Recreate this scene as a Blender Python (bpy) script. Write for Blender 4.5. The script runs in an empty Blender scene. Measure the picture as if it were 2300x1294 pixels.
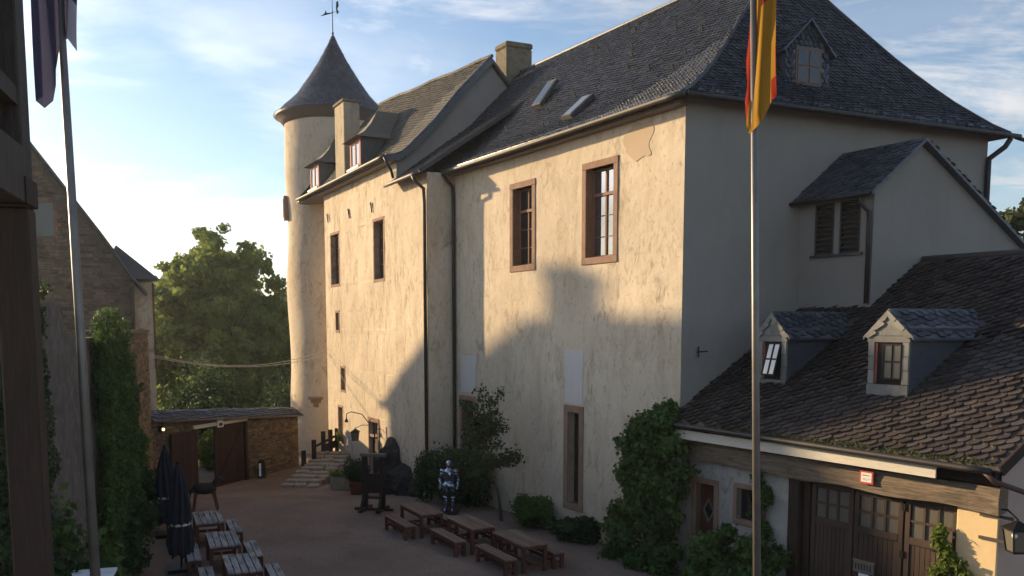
import bpy, bmesh, math, random
import numpy as np
from mathutils import Vector, Matrix, noise as mnoise
random.seed(7); RNG = np.random.default_rng(11)
SC = bpy.context.scene
COL = SC.collection
R = math.radians

# ------------------------------------------------------------------ camera
F, CX, PITCH, EYE = 1900.0, 1150.0, R(5.5), 6.4
CY = 735 + F * math.tan(PITCH)
cd = bpy.data.cameras.new('camera'); cam = bpy.data.objects.new('camera', cd); COL.objects.link(cam)
cam.location = (0, 0, EYE); cam.rotation_euler = (R(90) - PITCH, 0, 0)
cd.sensor_width = 36; cd.lens = 36 * F / 2300
cd.shift_y = (CY - 647) / 2300
cd.clip_start = 0.05; cd.clip_end = 3000
SC.camera = cam

# ------------------------------------------------------------------ sky, sun, exposure
SUN_EL = R(14.3); SUN_H = Vector((-.844, .536)).normalized()      # horizontal direction towards the sun
SUN_DIR = Vector((SUN_H.x * math.cos(SUN_EL), SUN_H.y * math.cos(SUN_EL), math.sin(SUN_EL)))
world = bpy.data.worlds.new('World'); SC.world = world; world.use_nodes = True
wn = world.node_tree.nodes; wl = world.node_tree.links
for n in list(wn): wn.remove(n)
def wnode(t, **k):
    n = wn.new(t)
    for a, b in k.items(): setattr(n, a, b)
    return n
sky = wnode('ShaderNodeTexSky', sky_type='NISHITA', sun_disc=False)
sky.sun_elevation = SUN_EL; sky.sun_rotation = math.atan2(SUN_H.x, SUN_H.y)
sky.altitude = 300; sky.air_density = 1.0; sky.dust_density = 0.75; sky.ozone_density = 2.2
tc = wnode('ShaderNodeTexCoord'); sep = wnode('ShaderNodeSeparateXYZ'); wl.new(tc.outputs['Generated'], sep.inputs[0])
def wmath(op, a, b=None, clamp=False):
    n = wnode('ShaderNodeMath', operation=op, use_clamp=clamp)
    for i, v in enumerate((a, b)):
        if v is None: continue
        if isinstance(v, (int, float)): n.inputs[i].default_value = v
        else: wl.new(v, n.inputs[i])
    return n.outputs[0]
zz = wmath('MAXIMUM', sep.outputs['Z'], 0.0); den = wmath('ADD', zz, 0.16)
comb = wnode('ShaderNodeCombineXYZ')
wl.new(wmath('DIVIDE', sep.outputs['X'], den), comb.inputs[0]); wl.new(wmath('DIVIDE', sep.outputs['Y'], den), comb.inputs[1])
def wnoise(scale, detail, rough, rot, sc, off, dist=0.0):
    mp = wnode('ShaderNodeMapping'); mp.inputs['Rotation'].default_value = (0, 0, rot); mp.inputs['Scale'].default_value = sc
    mp.inputs['Location'].default_value = off
    wl.new(comb.outputs[0], mp.inputs[0])
    t = wnode('ShaderNodeTexNoise'); t.inputs['Scale'].default_value = scale; t.inputs['Detail'].default_value = detail
    t.inputs['Roughness'].default_value = rough; t.inputs['Distortion'].default_value = dist
    wl.new(mp.outputs[0], t.inputs['Vector']); return t.outputs['Fac']
def wramp(fac, lo, hi):
    r = wnode('ShaderNodeMapRange', interpolation_type='SMOOTHSTEP')
    r.inputs['From Min'].default_value = lo; r.inputs['From Max'].default_value = hi
    wl.new(fac, r.inputs['Value']); return r.outputs[0]
def wramp2(fac, lo, hi, a, b):
    r = wnode('ShaderNodeMapRange'); wl.new(fac, r.inputs['Value'])
    for i, v in enumerate((lo, hi, a, b)): r.inputs[i + 1].default_value = v
    return r.outputs[0]
wisp = wmath('MULTIPLY', wramp(wnoise(1.5, 10, .66, R(28), (1.0, 1.8, 1), (0.9, 1.1, 0), .45), .45, .70),
             wramp(wnoise(.62, 3, .5, R(10), (1, 1.3, 1), (5.2, 2.4, 0)), .36, .56))
low = wmath('MULTIPLY', wramp(wnoise(.62, 8, .56, R(-20), (1, 1.25, 1), (4.1, 2.3, 0), .25), .37, .56),
            wramp(wmath('MULTIPLY', sep.outputs['Z'], -1.0), -.40, -.22))
dv = wnode('ShaderNodeVectorMath', operation='DOT_PRODUCT'); dv.inputs[1].default_value = SUN_DIR
wl.new(tc.outputs['Generated'], dv.inputs[0])
near = wmath('POWER', wmath('MAXIMUM', dv.outputs['Value'], 0.0), 5.0)
amt = wmath('MAXIMUM', wmath('MULTIPLY', wisp, .8), wmath('MULTIPLY', low, wmath('ADD', wmath('MULTIPLY', near, .9), .30, True)), True)
bright = wmath('MULTIPLY', wmath('ADD', wmath('MULTIPLY', near, 21.0), 5.2), wramp2(wnoise(1.1, 6, .6, R(15), (1, 1.4, 1), (8.3, 1.7, 0)), .3, .7, .72, 1.12))
ccol = wnode('ShaderNodeVectorMath', operation='SCALE'); ccol.inputs[0].default_value = (1.0, .965, .95)
wl.new(bright, ccol.inputs['Scale'])
mixc = wnode('ShaderNodeMix', data_type='RGBA'); wl.new(amt, mixc.inputs['Factor'])
wl.new(sky.outputs[0], mixc.inputs['A']); wl.new(ccol.outputs[0], mixc.inputs['B'])
bg = wnode('ShaderNodeBackground'); bg.inputs['Strength'].default_value = 0.095
wl.new(mixc.outputs['Result'], bg.inputs['Color'])
wo = wnode('ShaderNodeOutputWorld'); wl.new(bg.outputs[0], wo.inputs['Surface'])

sl = bpy.data.lights.new('sun', 'SUN'); sl.energy = 4.3; sl.angle = R(1.1); sl.color = (1.0, .74, .42)
sun = bpy.data.objects.new('sun', sl); COL.objects.link(sun); sun.location = (-60, 40, 30)
sun.rotation_euler = SUN_DIR.to_track_quat('Z', 'Y').to_euler()
SC.view_settings.view_transform = 'Standard'; SC.view_settings.look = 'None'
SC.view_settings.gamma = 1; SC.view_settings.use_curve_mapping = False
SC.view_settings.exposure = 0.97
SC.render.engine = 'CYCLES'

# ------------------------------------------------------------------ frames (local a, s, z -> world)
class Fr:
    def __init__(s, o, ex, ey):
        s.o = np.array(o[:2], float); s.ex = np.array(ex, float) / np.linalg.norm(ex); s.ey = np.array(ey, float) / np.linalg.norm(ey)
    def p(s, a, b, z):
        q = s.o + a * s.ex + b * s.ey
        return (q[0], q[1], z)
    def P(s, a, b, z):                                   # arrays
        q = s.o[None, :] + a[:, None] * s.ex + b[:, None] * s.ey
        return np.column_stack([q, z])
K0 = (4.4, 22.05); E1 = (-.543, .84); E2 = (.918, .397)
FK = Fr(K0, E1, E2)                       # hall: a along the sunny wall (away), s inward along the end wall
FKN = Fr(K0, E1, (.84, .543))             # same, s square to the sunny wall
FE = Fr(K0, E2, (-.397, .918))            # end wall: u along it, v square inward
PW = FK.p(12.15, -1.0, 0); EW = (-.481, .877)
FW = Fr(PW, EW, (.877, .481))             # wing: t along its wall, s inward
def gz(x, y):
    t = min(max((y - 30) / 6.5, 0), 1); t = t * t * (3 - 2 * t)
    return -.6 * t
def pixel(p):
    d = (p[0], p[1], p[2] - EYE); c, s_ = math.cos(PITCH), math.sin(PITCH)
    f = d[1] * c - d[2] * s_; u = d[1] * s_ + d[2] * c
    if f <= .01: return (-9999, -9999)
    return CX + F * d[0] / f, CY - F * u / f

# ------------------------------------------------------------------ materials
MATS = {}
class NT:
    def __init__(s, name):
        s.m = bpy.data.materials.new(name); s.m.use_nodes = True; s.t = s.m.node_tree; s.t.nodes.clear()
        s.out = s.n('ShaderNodeOutputMaterial'); MATS[name] = s.m
    def n(s, t, **k):
        x = s.t.nodes.new(t)
        for a, b in k.items(): setattr(x, a, b)
        return x
    def l(s, a, b): s.t.links.new(a, b)
    def obj(s, scale=(1, 1, 1), rot=(0, 0, 0), gen='Object'):
        if gen == 'World':
            c = s.n('ShaderNodeNewGeometry').outputs['Position']
        else:
            c = s.n('ShaderNodeTexCoord').outputs[gen]
        m = s.n('ShaderNodeMapping'); m.inputs['Scale'].default_value = scale; m.inputs['Rotation'].default_value = rot
        s.l(c, m.inputs[0])
        if gen == 'World': return m.outputs[0]
        sh = s.n('ShaderNodeVectorMath', operation='SCALE'); sh.inputs[0].default_value = (37., 23., 51.)
        s.l(s.n('ShaderNodeObjectInfo').outputs['Random'], sh.inputs['Scale'])
        ad = s.n('ShaderNodeVectorMath', operation='ADD'); s.l(m.outputs[0], ad.inputs[0]); s.l(sh.outputs[0], ad.inputs[1])
        return ad.outputs[0]
    def noise(s, vec, sc, det=4, ro=.55, dist=0):
        t = s.n('ShaderNodeTexNoise'); t.inputs['Scale'].default_value = sc; t.inputs['Detail'].default_value = det
        t.inputs['Roughness'].default_value = ro; t.inputs['Distortion'].default_value = dist
        s.l(vec, t.inputs['Vector']); return t.outputs['Fac']
    def ramp(s, f, stops):
        r = s.n('ShaderNodeValToRGB'); e = r.color_ramp.elements
        while len(e) > 1: e.remove(e[-1])
        for i, (p, c) in enumerate(stops):
            x = e[0] if i == 0 else e.new(p)
            x.position = p; x.color = (*c, 1) if len(c) == 3 else c
        s.l(f, r.inputs[0]); return r.outputs['Color']
    def rng(s, f, a, b, c=0., d=1.):
        r = s.n('ShaderNodeMapRange'); s.l(f, r.inputs[0])
        for i, v in enumerate((a, b, c, d)): r.inputs[i + 1].default_value = v
        return r.outputs[0]
    def mix(s, f, a, b, mode='MIX'):
        m = s.n('ShaderNodeMix', data_type='RGBA', blend_type=mode)
        for k, v in (('Factor', f), ('A', a), ('B', b)):
            i = m.inputs[k]
            if isinstance(v, (int, float)): i.default_value = v
            elif isinstance(v, tuple): i.default_value = (*v, 1)
            else: s.l(v, i)
        return m.outputs['Result']
    def math(s, op, a, b):
        m = s.n('ShaderNodeMath', operation=op)
        for i, v in enumerate((a, b)):
            if isinstance(v, (int, float)): m.inputs[i].default_value = v
            else: s.l(v, m.inputs[i])
        return m.outputs[0]
    def bump(s, h, strength, dist, prev=None):
        b = s.n('ShaderNodeBump'); b.inputs['Strength'].default_value = strength; b.inputs['Distance'].default_value = dist
        s.l(h, b.inputs['Height'])
        if prev is not None: s.l(prev, b.inputs['Normal'])
        return b.outputs[0]
    def bsdf(s, col, rough=.8, normal=None, metal=0., spec=.3):
        p = s.n('ShaderNodeBsdfPrincipled')
        if isinstance(col, tuple): p.inputs['Base Color'].default_value = (*col, 1)
        else: s.l(col, p.inputs['Base Color'])
        if isinstance(rough, (int, float)): p.inputs['Roughness'].default_value = rough
        else: s.l(rough, p.inputs['Roughness'])
        p.inputs['Metallic'].default_value = metal; p.inputs['Specular IOR Level'].default_value = spec
        if normal is not None: s.l(normal, p.inputs['Normal'])
        s.l(p.outputs[0], s.out.inputs[0]); s.b = p; return p
def plaster(name, c1, c2, stain, spots=True, bs=1.0):
    k = NT(name); v = k.obj(gen='World'); vs = k.obj((1, 1, .3), gen='World'); vf = k.obj((1, 1, .5), gen='World')
    base = k.mix(k.rng(k.noise(v, .35, 5, .6), .35, .68), c1, c2)
    base = k.mix(k.rng(k.noise(vs, 1.5, 7, .68, .5), .48, .70, 0, .8 if spots else .4), base, stain)
    base = k.mix(k.rng(k.noise(v, .16, 3, .5), .45, .7, 0, .35), base, tuple(x * .72 for x in c1))
    if spots:
        grp = k.rng(k.noise(v, .55, 3, .5), .42, .62)
        dk = (stain[0] * .5, stain[1] * .5, stain[2] * .5)
        f1 = k.rng(k.noise(vf, 3.6, 5, .62, .9), .50, .68, 0, .75)
        base = k.mix(k.math('MULTIPLY', f1, k.math('ADD', k.math('MULTIPLY', grp, .75), .2)), base, dk)
        f2 = k.rng(k.noise(k.obj((1, 1, .6), gen='World'), 9.5, 4, .6, .5), .59, .69, 0, .5)
        base = k.mix(f2, base, dk)
    n1 = k.bump(k.noise(v, 2.6, 4, .55), .4 * bs, .05)
    n2 = k.bump(k.noise(vf, 10, 6, .65), .4 * bs, .014, n1)
    k.bsdf(base, .92, n2, spec=.12); return k.m
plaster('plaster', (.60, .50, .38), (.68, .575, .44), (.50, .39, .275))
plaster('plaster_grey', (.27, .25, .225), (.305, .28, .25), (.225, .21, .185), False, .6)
plaster('plaster_white', (.38, .36, .33), (.44, .42, .385), (.28, .265, .24))
plaster('plaster_ochre', (.78, .58, .33), (.82, .63, .37), (.68, .49, .28), False, bs=.5)
plaster('plaster_pink', (.44, .34, .30), (.48, .38, .33), (.38, .29, .25), False, .5)
plaster('plaster_old', (.40, .335, .24), (.46, .385, .28), (.28, .23, .165))
plaster('plaster_patch', (.60, .565, .53), (.64, .60, .56), (.54, .51, .47), False, .4)
plaster('plaster_bare', (.50, .385, .275), (.53, .41, .295), (.45, .345, .25), False, .3)
def stone(name, c1, c2, c3, sc=1.0, rough=.9, attr=None):
    k = NT(name); v = k.obj(gen='World')
    b = k.ramp(k.noise(v, 3.0 * sc, 6, .65), [(.3, c1), (.52, c2), (.75, c3)])
    if attr == 'tint':
        a = k.n('ShaderNodeAttribute', attribute_name='tint').outputs['Fac']
        b = k.mix(1.0, b, k.ramp(a, [(0, (.55, .52, .5)), (.5, (.95, .93, .9)), (1, (1.35, 1.25, 1.1))]), 'MULTIPLY')
    elif attr == 'rand':
        a = k.n('ShaderNodeObjectInfo').outputs['Random']
        b = k.mix(1.0, b, k.ramp(a, [(0, (.55, .52, .5)), (.5, (.95, .93, .9)), (1, (1.35, 1.25, 1.1))]), 'MULTIPLY')
    n = k.bump(k.noise(v, 14 * sc, 6, .65), .6, .02)
    k.bsdf(b, rough, n, spec=.2); return k.m
stone('sandstone', (.24, .15, .105), (.30, .19, .135), (.36, .235, .17))
for at in ('tint', 'rand'):
    stone('rubble_' + at, (.13, .10, .068), (.185, .14, .095), (.25, .195, .135), attr=at)
    stone('rubblegrey_' + at, (.075, .067, .059), (.115, .10, .086), (.155, .135, .114), attr=at)
stone('mortar', (.09, .07, .05), (.12, .095, .068), (.15, .12, .088), 2)
stone('mortar_grey', (.07, .062, .054), (.095, .083, .071), (.12, .105, .09), 2)
stone('rock', (.018, .017, .017), (.035, .032, .03), (.06, .054, .05), .8)
stone('steppingstone', (.22, .19, .15), (.30, .26, .2), (.38, .33, .26), 1.5)
stone('chimneystone', (.13, .11, .075), (.19, .16, .11), (.25, .21, .15), 1.6)
stone('greyslab', (.30, .29, .27), (.36, .35, .33), (.42, .41, .385), 1.4)
stone('oldwall', (.09, .08, .074), (.135, .12, .11), (.20, .18, .165), 1.1)
def slate(name, c1, c2, c3, attr, rough=.5, moss=None):
    k = NT(name); v = k.obj(gen='World')
    a = k.n('ShaderNodeAttribute', attribute_name='tint').outputs['Fac'] if attr == 'tint' else k.n('ShaderNodeObjectInfo').outputs['Random']
    b = k.ramp(a, [(0, c1), (.55, c2), (1, c3)])
    b = k.mix(k.rng(k.noise(v, 9, 5, .6), .35, .75, 0, .5), b, tuple(x * 1.5 for x in c2))
    if moss: b = k.mix(k.rng(k.noise(v, 1.3, 6, .7), .5, .72, 0, .8), b, moss)
    n = k.bump(k.noise(v, 30, 4, .6), .35, .008)
    k.bsdf(b, k.rng(k.noise(v, 5, 3), .3, .7, rough - .08, rough + .2), n, spec=.55); return k.m
for at in ('tint', 'rand'):
    slate('slate_' + at, (.025, .028, .036), (.043, .047, .058), (.078, .082, .096), at, .34)
    slate('slatebrown_' + at, (.032, .026, .026), (.054, .043, .040), (.088, .070, .063), at, .36, (.05, .041, .03))
    slate('slategrey_' + at, (.13, .13, .12), (.17, .165, .15), (.22, .21, .19), at, .7)
    slate('slatemoss_' + at, (.055, .049, .041), (.085, .076, .063), (.125, .112, .092), at, .7, (.12, .10, .06))
def wood(name, c1, c2, rough=.75, sc=(1, 1, 1), bs=.5, dirt=None):
    k = NT(name); v = k.obj(sc)
    g = k.noise(v, 6, 6, .65, 1.2)
    b = k.ramp(g, [(.3, c1), (.7, c2)])
    if dirt: b = k.mix(k.rng(k.noise(k.obj((.35, 1.6, 1.6)), 3.1, 6, .7), .47, .64, 0, .85), b, dirt)
    b = k.mix(1.0, b, k.ramp(k.n('ShaderNodeObjectInfo').outputs['Random'], [(0, (.8, .8, .8)), (1, (1.15, 1.15, 1.15))]), 'MULTIPLY')
    k.bsdf(b, rough, k.bump(g, bs, .01), spec=.25); return k.m
wood('timber_dark', (.022, .015, .012), (.05, .033, .025), sc=(4, 4, .4))
wood('timber_weathered', (.13, .11, .095), (.22, .19, .165), sc=(4, 4, .4))
wood('timber_beam', (.085, .062, .045), (.34, .26, .185), sc=(.3, 3.5, 3.5), bs=1.0)
wood('wood_red', (.085, .032, .022), (.15, .062, .042), sc=(.5, 5, 5))
wood('wood_grey', (.22, .22, .225), (.40, .40, .405), sc=(.12, 7, 7), dirt=(.06, .06, .062))
wood('wood_bench', (.12, .075, .055), (.32, .22, .17), sc=(.12, 7, 7))
wood('wood_door', (.058, .038, .030), (.092, .060, .047), sc=(5, 5, .4))
wood('timber_old', (.05, .04, .034), (.105, .085, .072), sc=(4, 4, .5))
wood('wood_gate', (.032, .016, .013), (.058, .03, .024), sc=(5, 5, .4))
wood('window_paint', (.20, .11, .075), (.26, .15, .10), sc=(3, 3, 1), bs=.2)
wood('window_red', (.22, .075, .06), (.28, .10, .08), sc=(3, 3, 1), bs=.2)
wood('board_white', (.60, .55, .46), (.72, .66, .56), sc=(.5, 3, 3), bs=.3)
wood('louvre', (.05, .042, .036), (.085, .072, .06), sc=(1, 4, 4))
def plain(name, col, rough=.6, metal=0., spec=.4, var=.15):
    k = NT(name); v = k.obj()
    b = k.mix(k.rng(k.noise(v, 4, 4), .3, .7), tuple(x * (1 - var) for x in col), tuple(min(1, x * (1 + var)) for x in col))
    k.bsdf(b, rough, None, metal, spec); return k.m
plain('zinc', (.085, .078, .07), .6, .3)
plain('pipe_dark', (.045, .04, .038), .5, .3)
plain('iron', (.02, .02, .022), .5, .7)
plain('steel', (.34, .38, .50), .2, 1.0)
plain('steel_dark', (.12, .13, .16), .3, 1.0)
plain('pole_metal', (.19, .175, .16), .45, .55)
plain('white_paint', (.78, .77, .74), .5)
plain('red_paint', (.55, .06, .04), .5)
plain('red_strip', (.17, .035, .02), .6)
plain('pipe_rust', (.085, .045, .035), .6)
plain('terracotta', (.32, .13, .07), .8)
plain('fabric_blue', (.016, .018, .028), .85)
plain('strap', (.55, .55, .52), .7)
plain('paper', (.75, .76, .8), .7)
plain('dark_void', (.006, .006, .007), .9)
plain('curtain', (.75, .73, .68), .9)
plain('mesh_wire', (.5, .48, .42), .5, .3)
plain('brick_red', (.24, .10, .065), .9, var=.3)
k = NT('glass'); k.bsdf((.018, .021, .024), .06, k.bump(k.noise(k.obj(gen='World'), 1.8, 2), .05, .02), 0., .7)
k = NT('glass_bright'); k.bsdf((.05, .055, .06), .03, None, 0., .5); k.b.inputs['IOR'].default_value = 2.6
def lamp_glow(name, col, st):
    k = NT(name); e = k.n('ShaderNodeEmission'); e.inputs[0].default_value = (*col, 1); e.inputs[1].default_value = st; k.l(e.outputs[0], k.out.inputs[0])
lamp_glow('bulb', (1, .62, .3), 2.0)
k = NT('lantern_glass'); k.bsdf((.13, .12, .10), .25, None, 0., .6)
def leafmat(name, c1, c2, c3, tr=.45, rough=.68):
    k = NT(name); a = k.n('ShaderNodeAttribute', attribute_name='tint').outputs['Fac']
    b = k.ramp(a, [(0, c1), (.5, c2), (1, c3)])
    p = k.bsdf(b, rough, spec=.2)
    t = k.n('ShaderNodeBsdfTranslucent'); k.l(k.mix(.5, b, tuple(x * 1.4 for x in c3)), t.inputs[0])
    m = k.n('ShaderNodeMixShader'); m.inputs[0].default_value = tr
    k.l(p.outputs[0], m.inputs[1]); k.l(t.outputs[0], m.inputs[2]); k.l(m.outputs[0], k.out.inputs[0])
leafmat('leaf_tree', (0.075, 0.117, 0.030), (0.128, 0.187, 0.043), (0.212, 0.265, 0.064))
leafmat('leaf_ivy', (0.032, 0.066, 0.019), (0.056, 0.110, 0.029), (0.095, 0.166, 0.041), .3)
leafmat('leaf_dark', (0.020, 0.040, 0.017), (0.034, 0.064, 0.026), (0.055, 0.094, 0.034), .25)
leafmat('leaf_lime', (0.078, 0.117, 0.023), (0.130, 0.182, 0.036), (0.195, 0.247, 0.052), .4)
leafmat('leaf_wild', (0.052, 0.065, 0.029), (0.078, 0.098, 0.039), (0.117, 0.130, 0.058), .3)
leafmat('leaf_far', (.030, .045, .024), (.042, .060, .030), (.06, .08, .04), .2, .8)
stone('bark', (.05, .04, .03), (.085, .07, .05), (.12, .10, .075), 3)
k = NT('gravel'); v = k.obj(gen='World')
b = k.ramp(k.noise(v, 28, 4, .7), [(.3, (.15, .105, .082)), (.5, (.25, .185, .15)), (.72, (.42, .33, .275))])
b = k.mix(k.rng(k.noise(v, .35, 5, .6), .38, .66, 0, .7), b, (.16, .115, .09))
b = k.mix(k.rng(k.noise(v, 1.6, 5, .7), .58, .72, 0, .45), b, (.09, .085, .045))
vor = k.n('ShaderNodeTexVoronoi'); vor.inputs['Scale'].default_value = 26; k.l(v, vor.inputs['Vector'])
k.bsdf(b, .95, k.bump(vor.outputs['Distance'], .8, .03, k.bump(k.noise(v, 3, 5, .6), .5, .06)), spec=.12)
def cloth(name, build):
    k = NT(name); c = build(k)
    d = k.n('ShaderNodeBsdfDiffuse'); t = k.n('ShaderNodeBsdfTranslucent'); k.l(c, d.inputs[0]); k.l(c, t.inputs[0])
    m = k.n('ShaderNodeMixShader'); m.inputs[0].default_value = .4; k.l(d.outputs[0], m.inputs[1]); k.l(t.outputs[0], m.inputs[2]); k.l(m.outputs[0], k.out.inputs[0])
cloth('flag_cloth', lambda k: k.n('ShaderNodeAttribute', attribute_name='band').outputs['Color'])
# ------------------------------------------------------------------ object helpers
def tag(o, label=None, cat=None, group=None, kind=None):
    if label: o['label'] = label
    if cat: o['category'] = cat
    if group: o['group'] = group
    if kind: o['kind'] = kind
    return o
def link_mesh(name, me, mat, parent=None, loc=None):
    o = bpy.data.objects.new(name, me); COL.objects.link(o)
    if mat and not me.materials: me.materials.append(MATS[mat])
    if loc is not None: o.location = loc
    if parent is not None: o.parent = parent; o.matrix_parent_inverse = parent_inv(parent)
    return o
def parent_inv(p): return world_of(p).inverted()
def world_of(p):
    m = Matrix.LocRotScale(p.location, p.rotation_euler, p.scale)
    return m if p.parent is None else world_of(p.parent) @ p.matrix_parent_inverse @ m
def empty(name, loc, label, cat, group=None):
    o = bpy.data.objects.new(name, None); COL.objects.link(o); o.location = loc; o.empty_display_size = .2
    return tag(o, label, cat, group)
class MB:
    """collects polygons; build() links them as one mesh object with its origin at the middle"""
    def __init__(s): s.v = []; s.f = []
    def add(s, vs, fs):
        b = len(s.v); s.v.extend([tuple(x) for x in vs]); s.f.extend([tuple(i + b for i in f) for f in fs]); return s
    def box8(s, q):                                     # 4 bottom + 4 top corners
        return s.add(q, [(3, 2, 1, 0), (4, 5, 6, 7), (0, 1, 5, 4), (1, 2, 6, 5), (2, 3, 7, 6), (3, 0, 4, 7)])
    def bx(s, fr, a0, a1, b0, b1, z0, z1):
        return s.box8([fr.p(a0, b0, z0), fr.p(a1, b0, z0), fr.p(a1, b1, z0), fr.p(a0, b1, z0),
                       fr.p(a0, b0, z1), fr.p(a1, b0, z1), fr.p(a1, b1, z1), fr.p(a0, b1, z1)])
    def box(s, c, d, rz=0.):
        fr = Fr(c, (math.cos(rz), math.sin(rz)), (-math.sin(rz), math.cos(rz)))
        return s.bx(fr, -d[0] / 2, d[0] / 2, -d[1] / 2, d[1] / 2, c[2] - d[2] / 2, c[2] + d[2] / 2)
    def beam(s, p, q, w, h, up=(0, 0, 1)):              # rectangular bar between two points
        p, q = Vector(p), Vector(q); d = (q - p).normalized(); u = Vector(up)
        if abs(d.dot(u)) > .98: u = Vector((1, 0, 0))
        x = d.cross(u).normalized() * w / 2; y = x.cross(d).normalized() * h / 2
        return s.box8([p - x - y, p + x - y, q + x - y, q - x - y, p - x + y, p + x + y, q + x + y, q - x + y])
    def prism(s, poly, ext):                            # planar polygon extruded along a vector
        n = len(poly); e = Vector(ext); a = [Vector(p) for p in poly]; b = [p + e for p in a]
        return s.add(a + b, [tuple(range(n - 1, -1, -1)), tuple(range(n, 2 * n))] + [(i, (i + 1) % n, n + (i + 1) % n, n + i) for i in range(n)])
    def tube(s, pts, rad, n=8, cap=True):
        pts = [Vector(p) for p in pts]; m = len(pts)
        rad = [rad] * m if isinstance(rad, (int, float)) else rad
        vs = []; ref = None
        for i, p in enumerate(pts):
            d = (pts[min(i + 1, m - 1)] - pts[max(i - 1, 0)]).normalized()
            if ref is None: ref = d.orthogonal().normalized()
            x = (ref - d * ref.dot(d)).normalized(); ref = x; y = d.cross(x)
            for k in range(n):
                t = 2 * math.pi * k / n; vs.append(p + (x * math.cos(t) + y * math.sin(t)) * rad[i])
        fs = [(i * n + k, i * n + (k + 1) % n, (i + 1) * n + (k + 1) % n, (i + 1) * n + k) for i in range(m - 1) for k in range(n)]
        if cap: fs += [tuple(range(n - 1, -1, -1)), tuple((m - 1) * n + k for k in range(n))]
        return s.add(vs, fs)
    def lathe(s, c, prof, n=24, wob=0.):
        vs = []; m = len(prof)
        for r, z in prof:
            for k in range(n):
                t = 2 * math.pi * k / n
                rr = r + (mnoise.noise(Vector((math.cos(t) * 1.5, math.sin(t) * 1.5, z * .35 + c[0]))) * wob if wob else 0)
                vs.append((c[0] + rr * math.cos(t), c[1] + rr * math.sin(t), c[2] + z))
        fs = [(i * n + k, i * n + (k + 1) % n, (i + 1) * n + (k + 1) % n, (i + 1) * n + k) for i in range(m - 1) for k in range(n)]
        fs += [tuple(range(n - 1, -1, -1)), tuple((m - 1) * n + k for k in range(n))]
        return s.add(vs, fs)
    def ball(s, c, r, n=10, m=7, jit=0.):
        rx, ry, rz = (r, r, r) if isinstance(r, (int, float)) else r
        vs = []
        for i in range(m + 1):
            ph = math.pi * (.02 + .96 * i / m)
            for k in range(n):
                t = 2 * math.pi * k / n; j = 1 + (random.uniform(-jit, jit) if jit else 0)
                vs.append((c[0] + rx * j * math.sin(ph) * math.cos(t), c[1] + ry * j * math.sin(ph) * math.sin(t), c[2] - rz * j * math.cos(ph)))
        fs = [(i * n + k, i * n + (k + 1) % n, (i + 1) * n + (k + 1) % n, (i + 1) * n + k) for i in range(m) for k in range(n)]
        fs += [tuple(range(n - 1, -1, -1)), tuple(m * n + k for k in range(n))]
        return s.add(vs, fs)
    def build(s, name, mat, parent=None, smooth=False, bevel=0., kind=None, rz=0.):
        a = np.array(s.v); c = (a.min(0) + a.max(0)) / 2; b = a - c
        if rz:                                            # local x axis along the piece, so that wood grain follows it
            cs_, sn_ = math.cos(-rz), math.sin(-rz); b = np.column_stack([b[:, 0] * cs_ - b[:, 1] * sn_, b[:, 0] * sn_ + b[:, 1] * cs_, b[:, 2]])
        me = bpy.data.meshes.new(name); me.from_pydata([tuple(x) for x in b], [], s.f); me.validate(); me.update()
        if smooth: me.polygons.foreach_set('use_smooth', [True] * len(me.polygons))
        o = link_mesh(name, me, mat, parent, c)
        if rz: o.rotation_euler = (0, 0, rz)
        if bevel:
            b = o.modifiers.new('bevel', 'BEVEL'); b.width = bevel; b.segments = 1; b.limit_method = 'ANGLE'
        if kind: o['kind'] = kind
        return o
def np_mesh(name, verts, faces_flat, starts, tint_per_face, mat, parent=None, kind='stuff', attr='tint'):
    """big joined mesh straight from numpy arrays"""
    me = bpy.data.meshes.new(name); c = verts.mean(0)
    tot = np.diff(np.append(starts, len(faces_flat)))
    me.vertices.add(len(verts)); me.vertices.foreach_set('co', (verts - c).astype(np.float32).ravel())
    me.loops.add(len(faces_flat)); me.loops.foreach_set('vertex_index', faces_flat.astype(np.int32))
    me.polygons.add(len(starts)); me.polygons.foreach_set('loop_start', starts.astype(np.int32)); me.polygons.foreach_set('loop_total', tot.astype(np.int32))
    me.update(calc_edges=True)
    if tint_per_face is not None:
        at = me.attributes.new(attr, 'FLOAT', 'FACE'); at.data.foreach_set('value', tint_per_face.astype(np.float32))
    me.validate()
    o = link_mesh(name, me, mat, parent, c)
    if kind: o['kind'] = kind
    return o

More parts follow.
